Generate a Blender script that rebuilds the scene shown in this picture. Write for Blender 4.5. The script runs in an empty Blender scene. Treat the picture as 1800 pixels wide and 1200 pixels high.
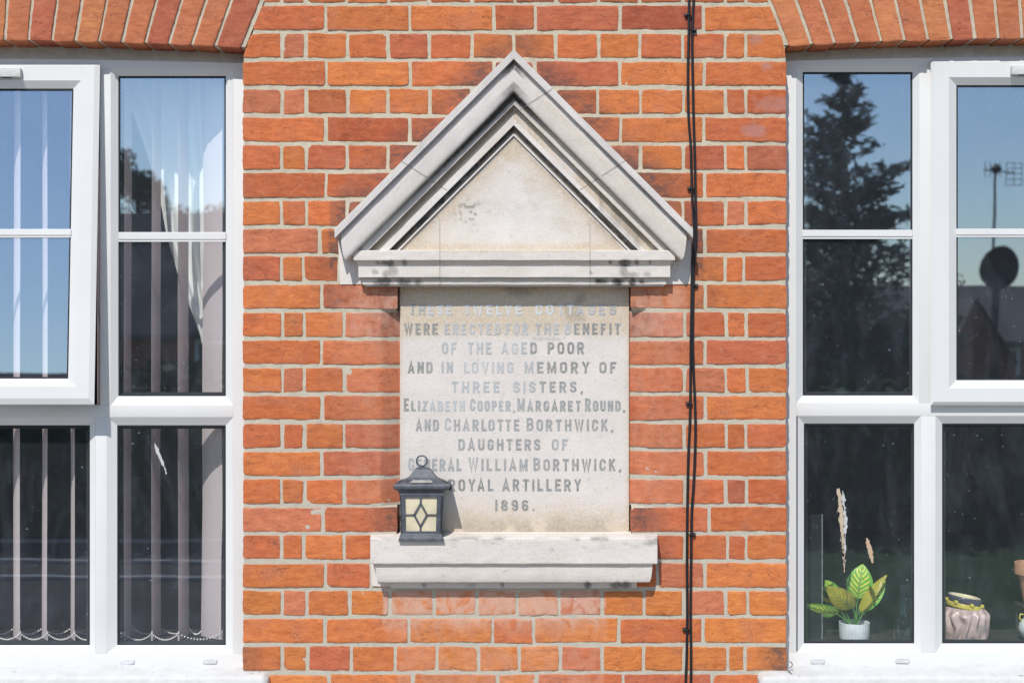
import bpy, bmesh, math, random
import numpy as np
from mathutils import Vector, Matrix
random.seed(7); RNG = np.random.default_rng(11)
sc = bpy.context.scene
S = 0.00154            # metres per photo pixel on the brick face
D = 4.0                # camera to brick face
ZC = 1.72              # camera height

# ------------------------------------------------------------------ camera, light, exposure
cam_d = bpy.data.cameras.new('camera'); cam = bpy.data.objects.new('camera', cam_d)
sc.collection.objects.link(cam); sc.camera = cam
cam.location = (0, -D, ZC); cam.rotation_euler = (math.radians(90), 0, 0)
cam_d.sensor_width = 36; cam_d.lens = 36 * D / (1800 * S); cam_d.dof.use_dof = True; cam_d.dof.focus_distance = D; cam_d.dof.aperture_fstop = 4.5; cam_d.clip_start = .05; cam_d.clip_end = 2000
SUN = Vector((0.25, 0.833, -1.0)).normalized()
sun_d = bpy.data.lights.new('sun', 'SUN'); sun_d.energy = 4.1; sun_d.angle = math.radians(.5); sun_d.color = (1, .975, .935)
sun = bpy.data.objects.new('sun', sun_d); sc.collection.objects.link(sun)
sun.rotation_euler = SUN.to_track_quat('-Z', 'Y').to_euler()
world = bpy.data.worlds.new('World'); sc.world = world; world.use_nodes = True
wt = world.node_tree; sky = wt.nodes.new('ShaderNodeTexSky'); sky.sky_type = 'NISHITA'; sky.sun_disc = False
sky.sun_elevation = math.asin(-SUN.z); sky.sun_rotation = math.atan2(-SUN.x, -SUN.y)
sky.air_density = 1.0; sky.dust_density = .35; sky.ozone_density = 1.7
wt.nodes['Background'].inputs[1].default_value = .145
wt.links.new(sky.outputs[0], wt.nodes['Background'].inputs[0])
sc.view_settings.view_transform = 'Standard'; sc.view_settings.look = 'None'
sc.view_settings.gamma = 1; sc.view_settings.exposure = -.08
sc.cycles.max_bounces = 10; sc.cycles.transparent_max_bounces = 16

# ------------------------------------------------------------------ helpers
def P(px, py, y=0.0):
    """world point that stands at depth y behind the brick face and shows at photo pixel px, py"""
    k = (D + y) / D
    return ((px - 900) * S * k, y, ZC + (600 - py) * S * k)
def R(px, py, L):
    """a place L metres in front of the wall that is mirrored in the window glass at px, py"""
    k = (D + .16 + L) / (D + .08)
    return ((px - 900) * S * 1.02 * k, -L, ZC + (600 - py) * S * 1.02 * k)
def _h(i, j, seed):
    n = (i.astype(np.int64) * 374761393 + j.astype(np.int64) * 668265263 + seed * 2147483647) & 0xffffffff
    n = ((n ^ (n >> 13)) * 1274126177) & 0xffffffff
    n = (n ^ (n >> 16)) & 0xffffff
    return n / float(0xffffff) * 2 - 1
def vn(x, y, seed=0):
    x = np.asarray(x, float); y = np.asarray(y, float)
    i = np.floor(x); j = np.floor(y); u = x - i; v = y - j
    u = u * u * (3 - 2 * u); v = v * v * (3 - 2 * v)
    return (_h(i, j, seed) * (1 - u) + _h(i + 1, j, seed) * u) * (1 - v) + (_h(i, j + 1, seed) * (1 - u) + _h(i + 1, j + 1, seed) * u) * v
def fbm(x, y, seed=0, o=3):
    s = 0; a = 1; t = 0
    for k in range(o):
        s = s + a * vn(np.asarray(x) * 2 ** k, np.asarray(y) * 2 ** k, seed + k * 17); t += a; a *= .5
    return s / t
def sstep(a, b, x): 
    t = np.clip((np.asarray(x, float) - a) / (b - a), 0, 1); return t * t * (3 - 2 * t)

class MB:
    """collects geometry for one mesh object"""
    def __init__(s): s.v = []; s.f = []; s.m = []; s.att = {}; s.n = 0
    def add(s, verts, faces, mat=0, **att):
        verts = np.asarray(verts, float).reshape(-1, 3); b = s.n
        s.v.append(verts); s.n += len(verts)
        s.f += [tuple(int(i) + b for i in f) for f in faces]; s.m += [mat] * len(faces)
        for k in set(s.att) | set(att):
            val = att.get(k)
            lst = s.att.setdefault(k, [])
            have = sum(len(a) for a in lst)
            if have < b: lst.append(np.zeros((b - have, 4)))
            if val is None: lst.append(np.zeros((len(verts), 4)))
            else:
                val = np.asarray(val, float)
                if val.ndim == 0: val = np.full(len(verts), float(val))
                if val.ndim == 1 and len(val) in (3, 4) and len(val) != len(verts):
                    val = np.tile(np.append(val, 1.0)[:4], (len(verts), 1))
                if val.ndim == 1: val = np.stack([val] * 3 + [np.ones(len(val))], 1)
                lst.append(val)
    def box(s, x0, x1, y0, y1, z0, z1, mat=0, bev=0, **att):
        if bev:
            bm = bmesh.new(); bmesh.ops.create_cube(bm, size=1)
            for v in bm.verts: v.co = Vector(((x0 + x1) / 2 + v.co.x * (x1 - x0), (y0 + y1) / 2 + v.co.y * (y1 - y0), (z0 + z1) / 2 + v.co.z * (z1 - z0)))
            bmesh.ops.bevel(bm, geom=bm.edges[:], offset=bev, segments=2, affect='EDGES', profile=.6)
            bm.verts.index_update()
            s.add([v.co[:] for v in bm.verts], [[v.index for v in f.verts] for f in bm.faces], mat, **att); bm.free(); return
        v = [(x0, y0, z0), (x1, y0, z0), (x1, y1, z0), (x0, y1, z0), (x0, y0, z1), (x1, y0, z1), (x1, y1, z1), (x0, y1, z1)]
        s.add(v, [(0, 3, 2, 1), (4, 5, 6, 7), (0, 1, 5, 4), (1, 2, 6, 5), (2, 3, 7, 6), (3, 0, 4, 7)], mat, **att)
    def pbox(s, xa, xb, ya, yb, y0, y1, mat=0, bev=0, **att):
        """box whose front face (depth y0) covers photo pixels xa..xb, ya..yb"""
        a = P(xa, yb, y0); b = P(xb, ya, y0); s.box(a[0], b[0], y0, y1, a[2], b[2], mat, bev, **att)
    def grid(s, G, mat=0, flip=False, closed_u=False, closed_v=False, **att):
        G = np.asarray(G, float); nu, nv = G.shape[:2]; f = []
        for i in range(nu if closed_u else nu - 1):
            for j in range(nv if closed_v else nv - 1):
                a = i * nv + j; b = ((i + 1) % nu) * nv + j; c = ((i + 1) % nu) * nv + (j + 1) % nv; d = i * nv + (j + 1) % nv
                f.append((a, d, c, b) if flip else (a, b, c, d))
        s.add(G.reshape(-1, 3), f, mat, **att)
    def prism(s, poly, y0, y1, mat=0, **att):
        """poly: list of (x,z) world; extruded from y0 (front) to y1"""
        n = len(poly); v = [(x, y0, z) for x, z in poly] + [(x, y1, z) for x, z in poly]
        f = [tuple(range(n)), tuple(range(2 * n - 1, n - 1, -1))] + [(i, i + n, (i + 1) % n + n, (i + 1) % n) for i in range(n)]
        s.add(v, f, mat, **att)
    def lathe(s, prof, c, n=32, mat=0, fn=None, cap=False, **att):
        """prof: (r, z); c: centre"""
        G = np.zeros((len(prof), n, 3))
        for i, (r, z) in enumerate(prof):
            for k in range(n):
                a = 2 * math.pi * k / n; rr = fn(r, z, a) if fn else r
                G[i, k] = (c[0] + rr * math.cos(a), c[1] + rr * math.sin(a), c[2] + z)
        s.grid(G, mat, closed_v=True, **att)
        if cap:
            s.add(G[0], [tuple(range(n))[::-1]], mat); s.add(G[-1], [tuple(range(n))], mat)
    def tube(s, pts, r, n=10, mat=0, closed=False, caps=True, **att):
        pts = [Vector(p) for p in pts]; N = len(pts); rs = r if hasattr(r, '__len__') else [r] * N
        G = np.zeros((N, n, 3)); ref = None
        for i, p in enumerate(pts):
            a = pts[i - 1] if (i or closed) else pts[0]; b = pts[(i + 1) % N] if (i < N - 1 or closed) else pts[-1]
            t = (b - a).normalized()
            if ref is None: ref = Vector((0, 1, 0)) if abs(t.y) < .9 else Vector((1, 0, 0))
            u = t.cross(ref).normalized(); w = u.cross(t).normalized(); ref = w
            for k in range(n):
                q = p + (u * math.cos(2 * math.pi * k / n) + w * math.sin(2 * math.pi * k / n)) * rs[i]; G[i, k] = q[:]
        s.grid(G, mat, closed_u=closed, closed_v=True, **att)
        if caps and not closed:
            s.add(G[0], [tuple(range(n))], mat); s.add(G[-1], [tuple(range(n))[::-1]], mat)
    def build(s, name, mats, parent=None, smooth=None, label=None):
        me = bpy.data.meshes.new(name); V = np.concatenate(s.v)
        me.from_pydata(V.tolist(), [], s.f)
        for m in (mats if isinstance(mats, (list, tuple)) else [mats]): me.materials.append(m)
        me.polygons.foreach_set('material_index', s.m)
        for k, lst in s.att.items():
            have = sum(len(a) for a in lst)
            if have < s.n: lst.append(np.zeros((s.n - have, 4)))
            at = me.attributes.new(k, 'FLOAT_COLOR', 'POINT'); at.data.foreach_set('color', np.concatenate(lst).ravel())
        if smooth is not None:
            me.polygons.foreach_set('use_smooth', [True] * len(me.polygons))
            if smooth < 180: me.set_sharp_from_angle(angle=math.radians(smooth))
        me.update()
        o = bpy.data.objects.new(name, me); sc.collection.objects.link(o)
        if parent:
            o.parent = parent
            bpy.context.view_layer.update()
            o.matrix_parent_inverse = parent.matrix_world.inverted()
        if label: o['label'] = label
        return o
def thing(name, label, cat, loc=(0, 0, 0), group=None):
    o = bpy.data.objects.new(name, None); o.empty_display_size = .05; sc.collection.objects.link(o); o.location = loc
    tag(o, label, cat, group); bpy.context.view_layer.update(); return o
def tag(o, label, cat, group=None):
    o['label'] = label; o['category'] = cat
    if group: o['group'] = group
    return o
def struct(o): o['kind'] = 'structure'; return o

# ------------------------------------------------------------------ materials
class NT:
    def __init__(s, name):
        s.mat = bpy.data.materials.new(name); s.mat.use_nodes = True; s.t = s.mat.node_tree
        s.b = s.t.nodes['Principled BSDF']; s.out = s.t.nodes['Material Output']
    def n(s, typ, **kw):
        o = s.t.nodes.new('ShaderNode' + typ)
        for k, v in kw.items():
            if k.startswith('i_'):
                key = k[2:]; key = int(key) if key.isdigit() else key
                s.set(o.inputs[key], v)
            else: setattr(o, k, v)
        return o
    def set(s, sock, v):
        if isinstance(v, bpy.types.NodeSocket): s.t.links.new(v, sock)
        elif hasattr(v, '__len__') and len(v) == 3 and sock.type == 'RGBA': sock.default_value = (*v, 1)
        else: sock.default_value = v
    def coord(s, scale=(1, 1, 1)):
        g = s.n('TexCoord'); m = s.n('Mapping', i_Scale=scale); s.t.links.new(g.outputs['Object'], m.inputs[0]); return m.outputs[0]
    def noise(s, scale, detail=3, rough=.55, co=None, dist=0):
        o = s.n('TexNoise', i_Scale=scale, i_Detail=detail, i_Roughness=rough, i_Distortion=dist)
        s.t.links.new(co if co is not None else s.coord(), o.inputs[0]); return o.outputs['Fac']
    def ramp(s, fac, a, b, va=0., vb=1.):
        return s.n('MapRange', i_0=fac, i_1=a, i_2=b, i_3=va, i_4=vb).outputs[0]
    def mix(s, fac, a, b, mode='MIX'):
        o = s.n('Mix', data_type='RGBA', blend_type=mode); s.set(o.inputs[0], fac); s.set(o.inputs[6], a); s.set(o.inputs[7], b); return o.outputs[2]
    def math(s, op, a, b=0.):
        o = s.n('Math', operation=op); s.set(o.inputs[0], a); s.set(o.inputs[1], b); return o.outputs[0]
    def attr(s, name): return s.n('Attribute', attribute_name=name)
    def bump(s, h, dist=.002, strength=1.):
        o = s.n('Bump', i_Strength=strength, i_Distance=dist, i_Height=h); s.t.links.new(o.outputs[0], s.b.inputs['Normal']); return o
    def fin(s, col, rough=.7, spec=.3, metal=0.):
        s.set(s.b.inputs['Base Color'], col); s.set(s.b.inputs['Roughness'], rough)
        s.b.inputs['Specular IOR Level'].default_value = spec; s.b.inputs['Metallic'].default_value = metal; return s.mat
def plain(name, col, rough=.6, spec=.4, var=.12, scale=30, bump=0, metal=0., bscale=200):
    t = NT(name); n = t.noise(scale, 4)
    c = t.mix(t.ramp(n, .3, .7), tuple(x * (1 - var) for x in col), tuple(min(1, x * (1 + var)) for x in col))
    if bump: t.bump(t.noise(bscale, 3), bump)
    return t.fin(c, rough, spec, metal)

def mat_brick():
    t = NT('brick'); tone = t.attr('tone').outputs['Color']; soot = t.attr('soot').outputs['Fac']; wash = t.attr('wash').outputs['Fac']; patch = t.attr('patch').outputs['Fac']
    st = t.noise(26, 5, .62, t.coord((1, 1, 3.2)), .7)
    c = t.mix(t.ramp(st, .28, .72, 0, 1), t.mix(1, tone, (.74, .64, .66), 'MULTIPLY'), t.mix(1, tone, (1.12, 1.16, 1.14), 'MULTIPLY'))
    cl = t.noise(13, 3)
    c = t.mix(t.ramp(cl, .5, .7, 0, .45), c, (.46, .165, .095))
    blm = t.noise(48, 4, .65)
    c = t.mix(t.ramp(blm, .56, .75, 0, .28), c, (.62, .31, .19))
    fine = t.noise(420, 3, .7)
    c = t.mix(t.ramp(fine, .36, .64, -.0, .42), c, t.mix(1, c, (1.45, 1.55, 1.7), 'MULTIPLY'))
    dk = t.noise(60, 5, .7, t.coord((1, 1, 2.2)), 1.4)
    c = t.mix(t.ramp(dk, .585, .74, 0, .72), c, (.13, .055, .04))
    ln = t.math('ABSOLUTE', t.math('SUBTRACT', t.noise(21, 3, .6, t.coord((1, 1, 2.6)), 1.8), .5))
    lm = t.ramp(t.noise(16, 2), .5, .6, 0, 1)
    c = t.mix(t.math('MULTIPLY', t.ramp(ln, .016, .002, 0, .8), lm), c, (.10, .045, .035))
    pt = t.noise(150, 2, .5)
    c = t.mix(t.ramp(pt, .70, .74, 0, .75), c, (.05, .03, .025))
    pl = t.noise(95, 3, .6, t.coord((1, 1, 1)))
    c = t.mix(t.ramp(pl, .73, .78, 0, .4), c, (.62, .42, .31))
    sn = t.noise(34, 4, .65, t.coord((1, 1, 2)), 1.0)
    sf = t.math('MULTIPLY', soot, t.ramp(sn, .3, .62, .25, 1.25)); sf = t.math('MINIMUM', sf, .78)
    c = t.mix(sf, c, (.10, .07, .065))
    wn = t.noise(30, 5, .7, t.coord((1, 1, .6)), .8)
    wf = t.math('MULTIPLY', wash, t.ramp(wn, .36, .6, .1, 1.2)); wf = t.math('MINIMUM', wf, .85)
    c = t.mix(wf, c, (.62, .38, .285))
    c = t.mix(t.math('MULTIPLY', patch, t.ramp(wn, .3, .6, .35, .8)), c, (.47, .225, .185))
    t.bump(t.math('ADD', t.math('MULTIPLY', fine, .8), t.math('MULTIPLY', dk, .6)), .0022, .7)
    return t.fin(c, .85, .2)
def mat_mortar():
    t = NT('mortar'); n = t.noise(18, 4); f = t.noise(600, 2, .7); c = t.mix(t.ramp(n, .3, .7), (.56, .485, .36), (.70, .615, .465))
    grey = t.attr('grey').outputs['Fac']; c = t.mix(grey, c, (.56, .51, .42))
    c = t.mix(t.ramp(f, .4, .65, 0, .4), c, (.40, .36, .29))
    c = t.mix(t.ramp(t.noise(45, 5, .7), .5, .75, 0, .55), c, (.36, .325, .26))
    t.bump(t.noise(260, 4, .7), .003, .8); return t.fin(c, .9, .15)
def mat_stone(name='stone', base=(.805, .745, .695), dark=(.70, .645, .60)):
    t = NT(name); n = t.noise(9, 5, .6); c = t.mix(t.ramp(n, .32, .68), dark, base)
    tan = t.attr('tan').outputs['Fac']; gr = t.attr('grime').outputs['Fac']
    sp = t.noise(330, 2, .6)
    tn = t.noise(210, 3, .75)
    c = t.mix(t.math('MULTIPLY', tan, t.ramp(tn, .32, .6, .35, 1.1)), c, (.60, .485, .35))
    c = t.mix(t.ramp(sp, .60, .70, 0, .5), c, (.33, .285, .24))
    c = t.mix(t.ramp(t.noise(60, 3, .6), .66, .72, 0, .35), c, (.34, .31, .29))
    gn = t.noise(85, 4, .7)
    c = t.mix(t.math('MINIMUM', t.math('MULTIPLY', gr, t.ramp(gn, .3, .6, .72, 1.15)), .96), c, (.065, .060, .056))  # dark mix for real grime and for shade painted into the stone
    t.bump(t.math('ADD', t.noise(380, 3, .7), t.math('MULTIPLY', n, .6)), .0022, .8)
    return t.fin(c, .85, .2)
def mat_letter():
    t = NT('lead_letter'); col = t.attr('tint').outputs['Color']; n = t.noise(160, 4, .7)
    c = t.mix(t.ramp(n, .4, .7, 0, .5), col, (.60, .58, .555)); return t.fin(c, .6, .35)
def mat_glass(name='window_glass', fac=.43, tint=(.93, .945, .94), wob=.0004, veil=1.):
    t = NT(name); t.t.nodes.remove(t.b)
    tr = t.n('BsdfTransparent', i_Color=tint)
    lw = t.n('LayerWeight', i_Blend=.12); f = t.math('ADD', t.math('MULTIPLY', lw.outputs['Fresnel'], .9), fac - .06)
    cb = t.n('CombineColor'); [t.set(cb.inputs[q], t.math('MULTIPLY', f, (.86, 1., 1.17)[q])) for q in range(3)]
    gl = t.n('BsdfGlossy', i_Roughness=.004, i_Color=cb.outputs[0])
    h = t.noise(2.3, 2, .5); bp = t.n('Bump', i_Strength=1., i_Distance=wob, i_Height=h)
    t.t.links.new(bp.outputs[0], gl.inputs['Normal'])
    mx = t.n('AddShader'); t.t.links.new(tr.outputs[0], mx.inputs[0]); t.t.links.new(gl.outputs[0], mx.inputs[1])
    # dust film and tiny specks; bluish base veil also paints haze into the reflections
    d = t.n('BsdfDiffuse', i_Color=(.52, .57, .66)); sp = t.noise(170, 1, .5); wip = t.noise(7, 4, .7, t.coord((1, 1, .45)), 1.5)
    df = t.math('MULTIPLY', veil, t.math('ADD', t.ramp(sp, .765, .79, 0, .5), t.ramp(wip, .45, .8, .026, .075)))
    m2 = t.n('MixShader'); t.set(m2.inputs[0], df); t.t.links.new(mx.outputs[0], m2.inputs[1]); t.t.links.new(d.outputs[0], m2.inputs[2])
    t.t.links.new(m2.outputs[0], t.out.inputs[0]); return t.mat
def mat_upvc():
    t = NT('white_upvc'); n = t.noise(6, 3); c = t.mix(t.ramp(n, .3, .7), (.695, .685, .665), (.73, .722, .705))
    dn = t.noise(45, 4, .7); c = t.mix(t.ramp(dn, .68, .78, 0, .25), c, (.55, .54, .5)); return t.fin(c, .5, .25)
def mat_paint():
    t = NT('painted_sill'); n = t.noise(22, 5, .65); c = t.mix(t.ramp(n, .35, .7), (.64, .63, .61), (.56, .545, .52))
    c = t.mix(t.ramp(t.noise(38, 3, .6), .68, .72, 0, .7), c, (.28, .25, .21)); t.bump(t.noise(90, 4), .002); return t.fin(c, .6, .3)
def mat_smear(name, col, thr, stretch):
    t = NT(name); n = t.noise(120, 4, .7, t.coord(stretch)); fade = t.attr('fade').outputs['Fac']
    a = t.math('GREATER_THAN', t.math('ADD', n, t.math('MULTIPLY', fade, .6)), thr)
    t.set(t.b.inputs['Alpha'], a); return t.fin(t.mix(t.noise(300, 2), tuple(x * .7 for x in col), col), .8, .2)
def mat_leaf(back=False):
    t = NT('leaf_underside' if back else 'variegated_leaf'); a = t.attr('luv'); s = t.n('SeparateColor'); t.t.links.new(a.outputs['Color'], s.inputs[0])
    u = s.outputs[0]; v = s.outputs[1]           # u 0 at midrib .. 1 at edge, v along
    ph = t.math('MULTIPLY', t.math('SUBTRACT', v, t.math('MULTIPLY', u, .32)), 44.)
    w = t.math('ADD', t.math('SINE', ph), t.math('MULTIPLY', t.math('SUBTRACT', t.noise(160, 2), .5), 1.6))
    msk = t.math('MULTIPLY', t.ramp(w, .15, .5), t.math('MULTIPLY', t.ramp(u, .78, .66), t.ramp(u, .05, .12)))
    if back: c = t.mix(msk, (.42, .38, .04), (.60, .52, .05))
    else: c = t.mix(msk, t.mix(t.noise(60, 3), (.13, .42, .05), (.28, .66, .10)), (.95, .90, .13))
    c = t.mix(t.ramp(u, .07, .02), c, (.32, .42, .12))
    tr = t.n('BsdfTranslucent'); t.set(tr.inputs[0], c); t.fin(c, .4, .4); mx = t.n('MixShader', i_0=.3)
    t.t.links.new(t.b.outputs[0], mx.inputs[1]); t.t.links.new(tr.outputs[0], mx.inputs[2]); t.t.links.new(mx.outputs[0], t.out.inputs[0]); return t.mat
def mat_cloth(name, col, tl=.35, sc_=700):
    t = NT(name); n = t.noise(sc_, 2, .6, t.coord((1, 1, .12))); c = t.mix(n, tuple(x * .9 for x in col), col)
    t.fin(c, .9, .1); tr = t.n('BsdfTranslucent'); t.set(tr.inputs[0], c); mx = t.n('MixShader', i_0=tl)
    t.t.links.new(t.b.outputs[0], mx.inputs[1]); t.t.links.new(tr.outputs[0], mx.inputs[2]); t.t.links.new(mx.outputs[0], t.out.inputs[0]); return t.mat
def mat_foliage(name, a, b, sc_=9):
    t = NT(name); n = t.noise(sc_, 4, .7); return t.fin(t.mix(t.ramp(n, .3, .7), a, b), .8, .2)
M = dict(brick=mat_brick(), mortar=mat_mortar(), stone=mat_stone(), tablet=mat_stone('tablet_stone', (.775, .71, .665), (.70, .645, .60)), letter=mat_letter(),
         upvc=mat_upvc(), paint=mat_paint(), glass=mat_glass(), gasket=plain('black_gasket', (.02, .02, .023), .6),
         joint=plain('stone_joint', (.42, .39, .35), .9, .1), cap=plain('grey_cap', (.60, .60, .60), .5), strip=plain('weathered_strip', (.74, .73, .71), .6, .2, .12, 40), cable=plain('black_cable', (.013, .013, .017), .5, .4),
         lantern=plain('blue_grey_paint', (.085, .091, .106), .5, .4, .32, 55, .0005), lamp_glass=plain('cream_glass', (.68, .60, .42), .3, .5, .14, 25),
         solar=plain('dusty_solar_cell', (.33, .32, .29), .4, .5, .3, 60), navy=plain('navy_plastic', (.03, .04, .09), .4), darkp=plain('dark_board', (.010, .011, .016), .5),
         slat=mat_cloth('blind_fabric', (.82, .74, .73), .5), curtain=mat_cloth('curtain_fabric', (.93, .93, .89), .18, 300), chain=plain('white_beads', (.75, .72, .66), .4),
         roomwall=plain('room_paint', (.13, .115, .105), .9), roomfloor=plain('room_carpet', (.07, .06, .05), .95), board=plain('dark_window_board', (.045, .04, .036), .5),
         leaf=mat_leaf(), leafback=mat_leaf(True), stem=plain('leaf_stalk', (.10, .24, .05), .5), pot=plain('white_pot', (.78, .80, .82), .35),
         soil=plain('soil', (.03, .02, .015), 1), vase=plain('pink_glaze', (.50, .37, .35), .35, .5, .25, 60), yellow=plain('yellow_glaze', (.55, .46, .07), .35, .5, .2, 200),
         blue=plain('navy_glaze', (.055, .055, .09), .25, .5, .3, 120), cream=plain('cream_glaze', (.68, .60, .40), .4), terra=plain('terracotta', (.52, .27, .17), .8, .2, .12, 50),
         galv=plain('galvanised_wire', (.30, .31, .32), .45, .5, .3, 120, metal=.7), pale=plain('pale_ceramic', (.62, .68, .68), .35), bottle=mat_glass('bottle_glass', .10, (.93, .96, .94), 0, .15),
         smearw=mat_smear('white_smear', (.62, .62, .60), .84, (1.0, 1, .5)), smearc=mat_smear('cream_smear', (.62, .50, .36), .76, (1.2, 1, .35)), smeart=mat_smear('tan_smear', (.60, .43, .29), .55, (1, 1, 1)))

# ------------------------------------------------------------------ the brick house
house = thing('brick_house', 'orange red brick house wall with pale mortar joints and two white windows under brick arches', 'house', (0, .15, 0))
SKX, SKC = 1880, 1315            # centre line of the right window, and where its arch joints meet
def mirror(x): return 1806 - x
NX0, NX1, NY0, NY1 = 703, 1105, 503, 938   # niche of the inscribed tablet
REC = .022; CHD = .034                        # how far the tablet lies behind the brick face
def chamfer(px, py):
    """depth of the splayed niche edges"""
    px = np.asarray(px, float); py = np.asarray(py, float)
    c = np.where(px < 904, np.clip((px - 670) / 33, 0, 1), np.clip((1137 - px) / 32, 0, 1)) * CHD
    near = (px < 720) | (px > 1090)
    return np.where((py > 546) & (py < 889) & near, c, 0.)
PAL = [((.58, .165, .058), 5), ((.60, .185, .060), 4), ((.61, .19, .058), 1.6), ((.53, .145, .058), 3), ((.49, .135, .065), 1.2), ((.55, .18, .088), 2.2)]
PW = np.array([w for _, w in PAL]); PW = PW / PW.sum()
PATCH = [(1329, 69, 13, 9), (1348, 117, 8, 10), (1357, 184, 34, 14), (1325, 231, 22, 13), (613, 55, 60, 3)]
def tone_for(cx, cy):
    c = np.array(PAL[RNG.choice(len(PAL), p=PW)][0])
    if cy > 1035 and RNG.random() < .55: c = np.array((.65, .215, .060)) * RNG.uniform(.93, 1.05)
    if 540 < cy < 940 and (600 < cx < 705 or 1100 < cx < 1215): c = c * .4 + np.array((.54, .155, .075)) * .6
    return c * RNG.uniform(.89, 1.07) * (np.array((.84, .78, .84)) if RNG.random() < .05 else 1.)
def soot_wash(px, py):
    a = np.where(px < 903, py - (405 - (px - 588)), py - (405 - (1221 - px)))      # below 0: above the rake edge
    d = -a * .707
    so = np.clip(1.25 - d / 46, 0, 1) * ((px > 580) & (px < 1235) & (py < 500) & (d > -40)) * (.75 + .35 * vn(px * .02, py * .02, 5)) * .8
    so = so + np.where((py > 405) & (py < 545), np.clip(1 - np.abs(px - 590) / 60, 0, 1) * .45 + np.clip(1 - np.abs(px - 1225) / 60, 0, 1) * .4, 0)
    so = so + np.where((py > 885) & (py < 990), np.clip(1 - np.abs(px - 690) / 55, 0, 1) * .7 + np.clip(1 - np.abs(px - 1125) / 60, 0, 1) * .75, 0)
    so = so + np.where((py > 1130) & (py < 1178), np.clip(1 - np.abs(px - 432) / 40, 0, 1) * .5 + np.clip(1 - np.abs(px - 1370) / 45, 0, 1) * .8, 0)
    wa = np.where((py > 1032) & (py < 1130) & (px > 675) & (px < 1065), sstep(1140, 1050, py) * 1.1, 0)
    wa = wa + np.where((py > 1130) & (px > 700) & (px < 1060), .25, 0)
    wa = wa + .45 * sstep(498, 512, py) * sstep(610, 590, py) * np.clip(sstep(560, 640, px) * (px < 705) + sstep(1240, 1170, px) * (px > 1100), 0, 1)
    wa = wa + .16 * sstep(590, 610, py) * (py < 890) * np.clip(sstep(560, 650, px) * (px < 705) + sstep(1250, 1160, px) * (px > 1100), 0, 1)
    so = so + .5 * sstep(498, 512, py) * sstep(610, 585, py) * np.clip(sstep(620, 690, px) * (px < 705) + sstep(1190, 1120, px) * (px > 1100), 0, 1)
    return np.clip(so, 0, 1), np.clip(wa, 0, 1)
def brick(mb, tl, tr, br, bl, fine=True, tone=None, deep=.010, warp=True, mat=0):
    """one fired brick as a real block: worn outline, uneven face, sides running back into the bed"""
    w = max(abs(tr[0] - tl[0]), abs(br[0] - bl[0])); h = max(abs(bl[1] - tl[1]), abs(br[1] - tr[1]))
    st = 5.0 if fine else 30.
    nx = max(2, int(w / st)); nz = max(2, int(h / st))
    e = lambda n, L: np.concatenate([[0, 0], [min(.7 / L, .2)], np.linspace(0, 1, n + 1)[1:-1], [1 - min(.7 / L, .2)], [1, 1]])
    s = e(nx, w); t = e(nz, h); Sg, Tg = np.meshgrid(s, t, indexing='ij')
    X = (tl[0] * (1 - Sg) + tr[0] * Sg) * (1 - Tg) + (bl[0] * (1 - Sg) + br[0] * Sg) * Tg
    Z = (tl[1] * (1 - Sg) + tr[1] * Sg) * (1 - Tg) + (bl[1] * (1 - Sg) + br[1] * Sg) * Tg
    sd = int(RNG.integers(0, 9999)); cut = RNG.random()
    if fine:
        amp = 1.0
        X = X + (vn(Z * .16, sd, sd) * .5 + vn(Z * .45, sd, sd + 3) * .35) * amp * np.abs(2 * Sg - 1) ** 6 
        Z = Z + (vn(X * .045, sd, sd + 1) * .9 + vn(X * .3, sd, sd + 2) * .45) * amp * np.abs(2 * Tg - 1) ** 4
        # worn corners
        for (cs, ct) in ((0, 0), (1, 0), (0, 1), (1, 1)):
            k = RNG.uniform(.0, .6) if RNG.random() < .88 else RNG.uniform(.8, 2.6)
            dd = np.hypot((Sg - cs) * w, (Tg - ct) * h); g = np.exp(-(dd / 3.2) ** 2) * k
            X = X + g * (1 if cs == 0 else -1); Z = Z + g * (1 if ct == 0 else -1)
    lift = RNG.uniform(-.0017, -.0003); tx, tz = RNG.uniform(-.0006, .0006, 2)
    Y = lift + tx * (Sg - .5) * 2 + tz * (Tg - .5) * 2
    if fine: Y = Y + vn(X * .05, Z * .07, sd + 5) * .0008 + vn(X * .17, Z * .22, sd + 6) * .0005
    ring0 = np.zeros_like(Sg, bool); ring0[0, :] = ring0[-1, :] = True; ring0[:, 0] = ring0[:, -1] = True
    ring1 = np.zeros_like(Sg, bool); ring1[1, 1:-1] = ring1[-2, 1:-1] = True; ring1[1:-1, 1] = ring1[1:-1, -2] = True
    Y = np.where(ring1, Y + .0005, Y)
    if warp: Y = Y + chamfer(X, Z)
    Yb = np.where(ring0, Y + deep, Y)
    k = (D + 0 * Yb) / D
    V = np.stack([(X - 900) * S, Yb, ZC + (600 - Z) * S], -1)
    so, wa = soot_wash(X, Z); pa = np.zeros_like(X)
    for (a, b, ra, rb) in PATCH:
        rr = np.hypot((X - a) / ra, (Z - b) / rb) + vn(X * .12, Z * .12, 77) * .3; pa = np.maximum(pa, 1 - sstep(.75, 1.1, rr))
    tn = tone_for(X.mean(), Z.mean()) if tone is None else tone
    mb.grid(V, mat, tone=np.tile(np.append(tn, 1), (X.size, 1)), soot=so.ravel(), wash=wa.ravel(), patch=pa.ravel())
ROWT = lambda k: 12 + 48.9 * k
JS = [573.5, 720, 867, 940, 1090, 1238]; JH = [495.5, 537.5, 610, 682, 754, 829, 904, 978, 1051, 1125, 1201, 1275, 1311]
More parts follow.
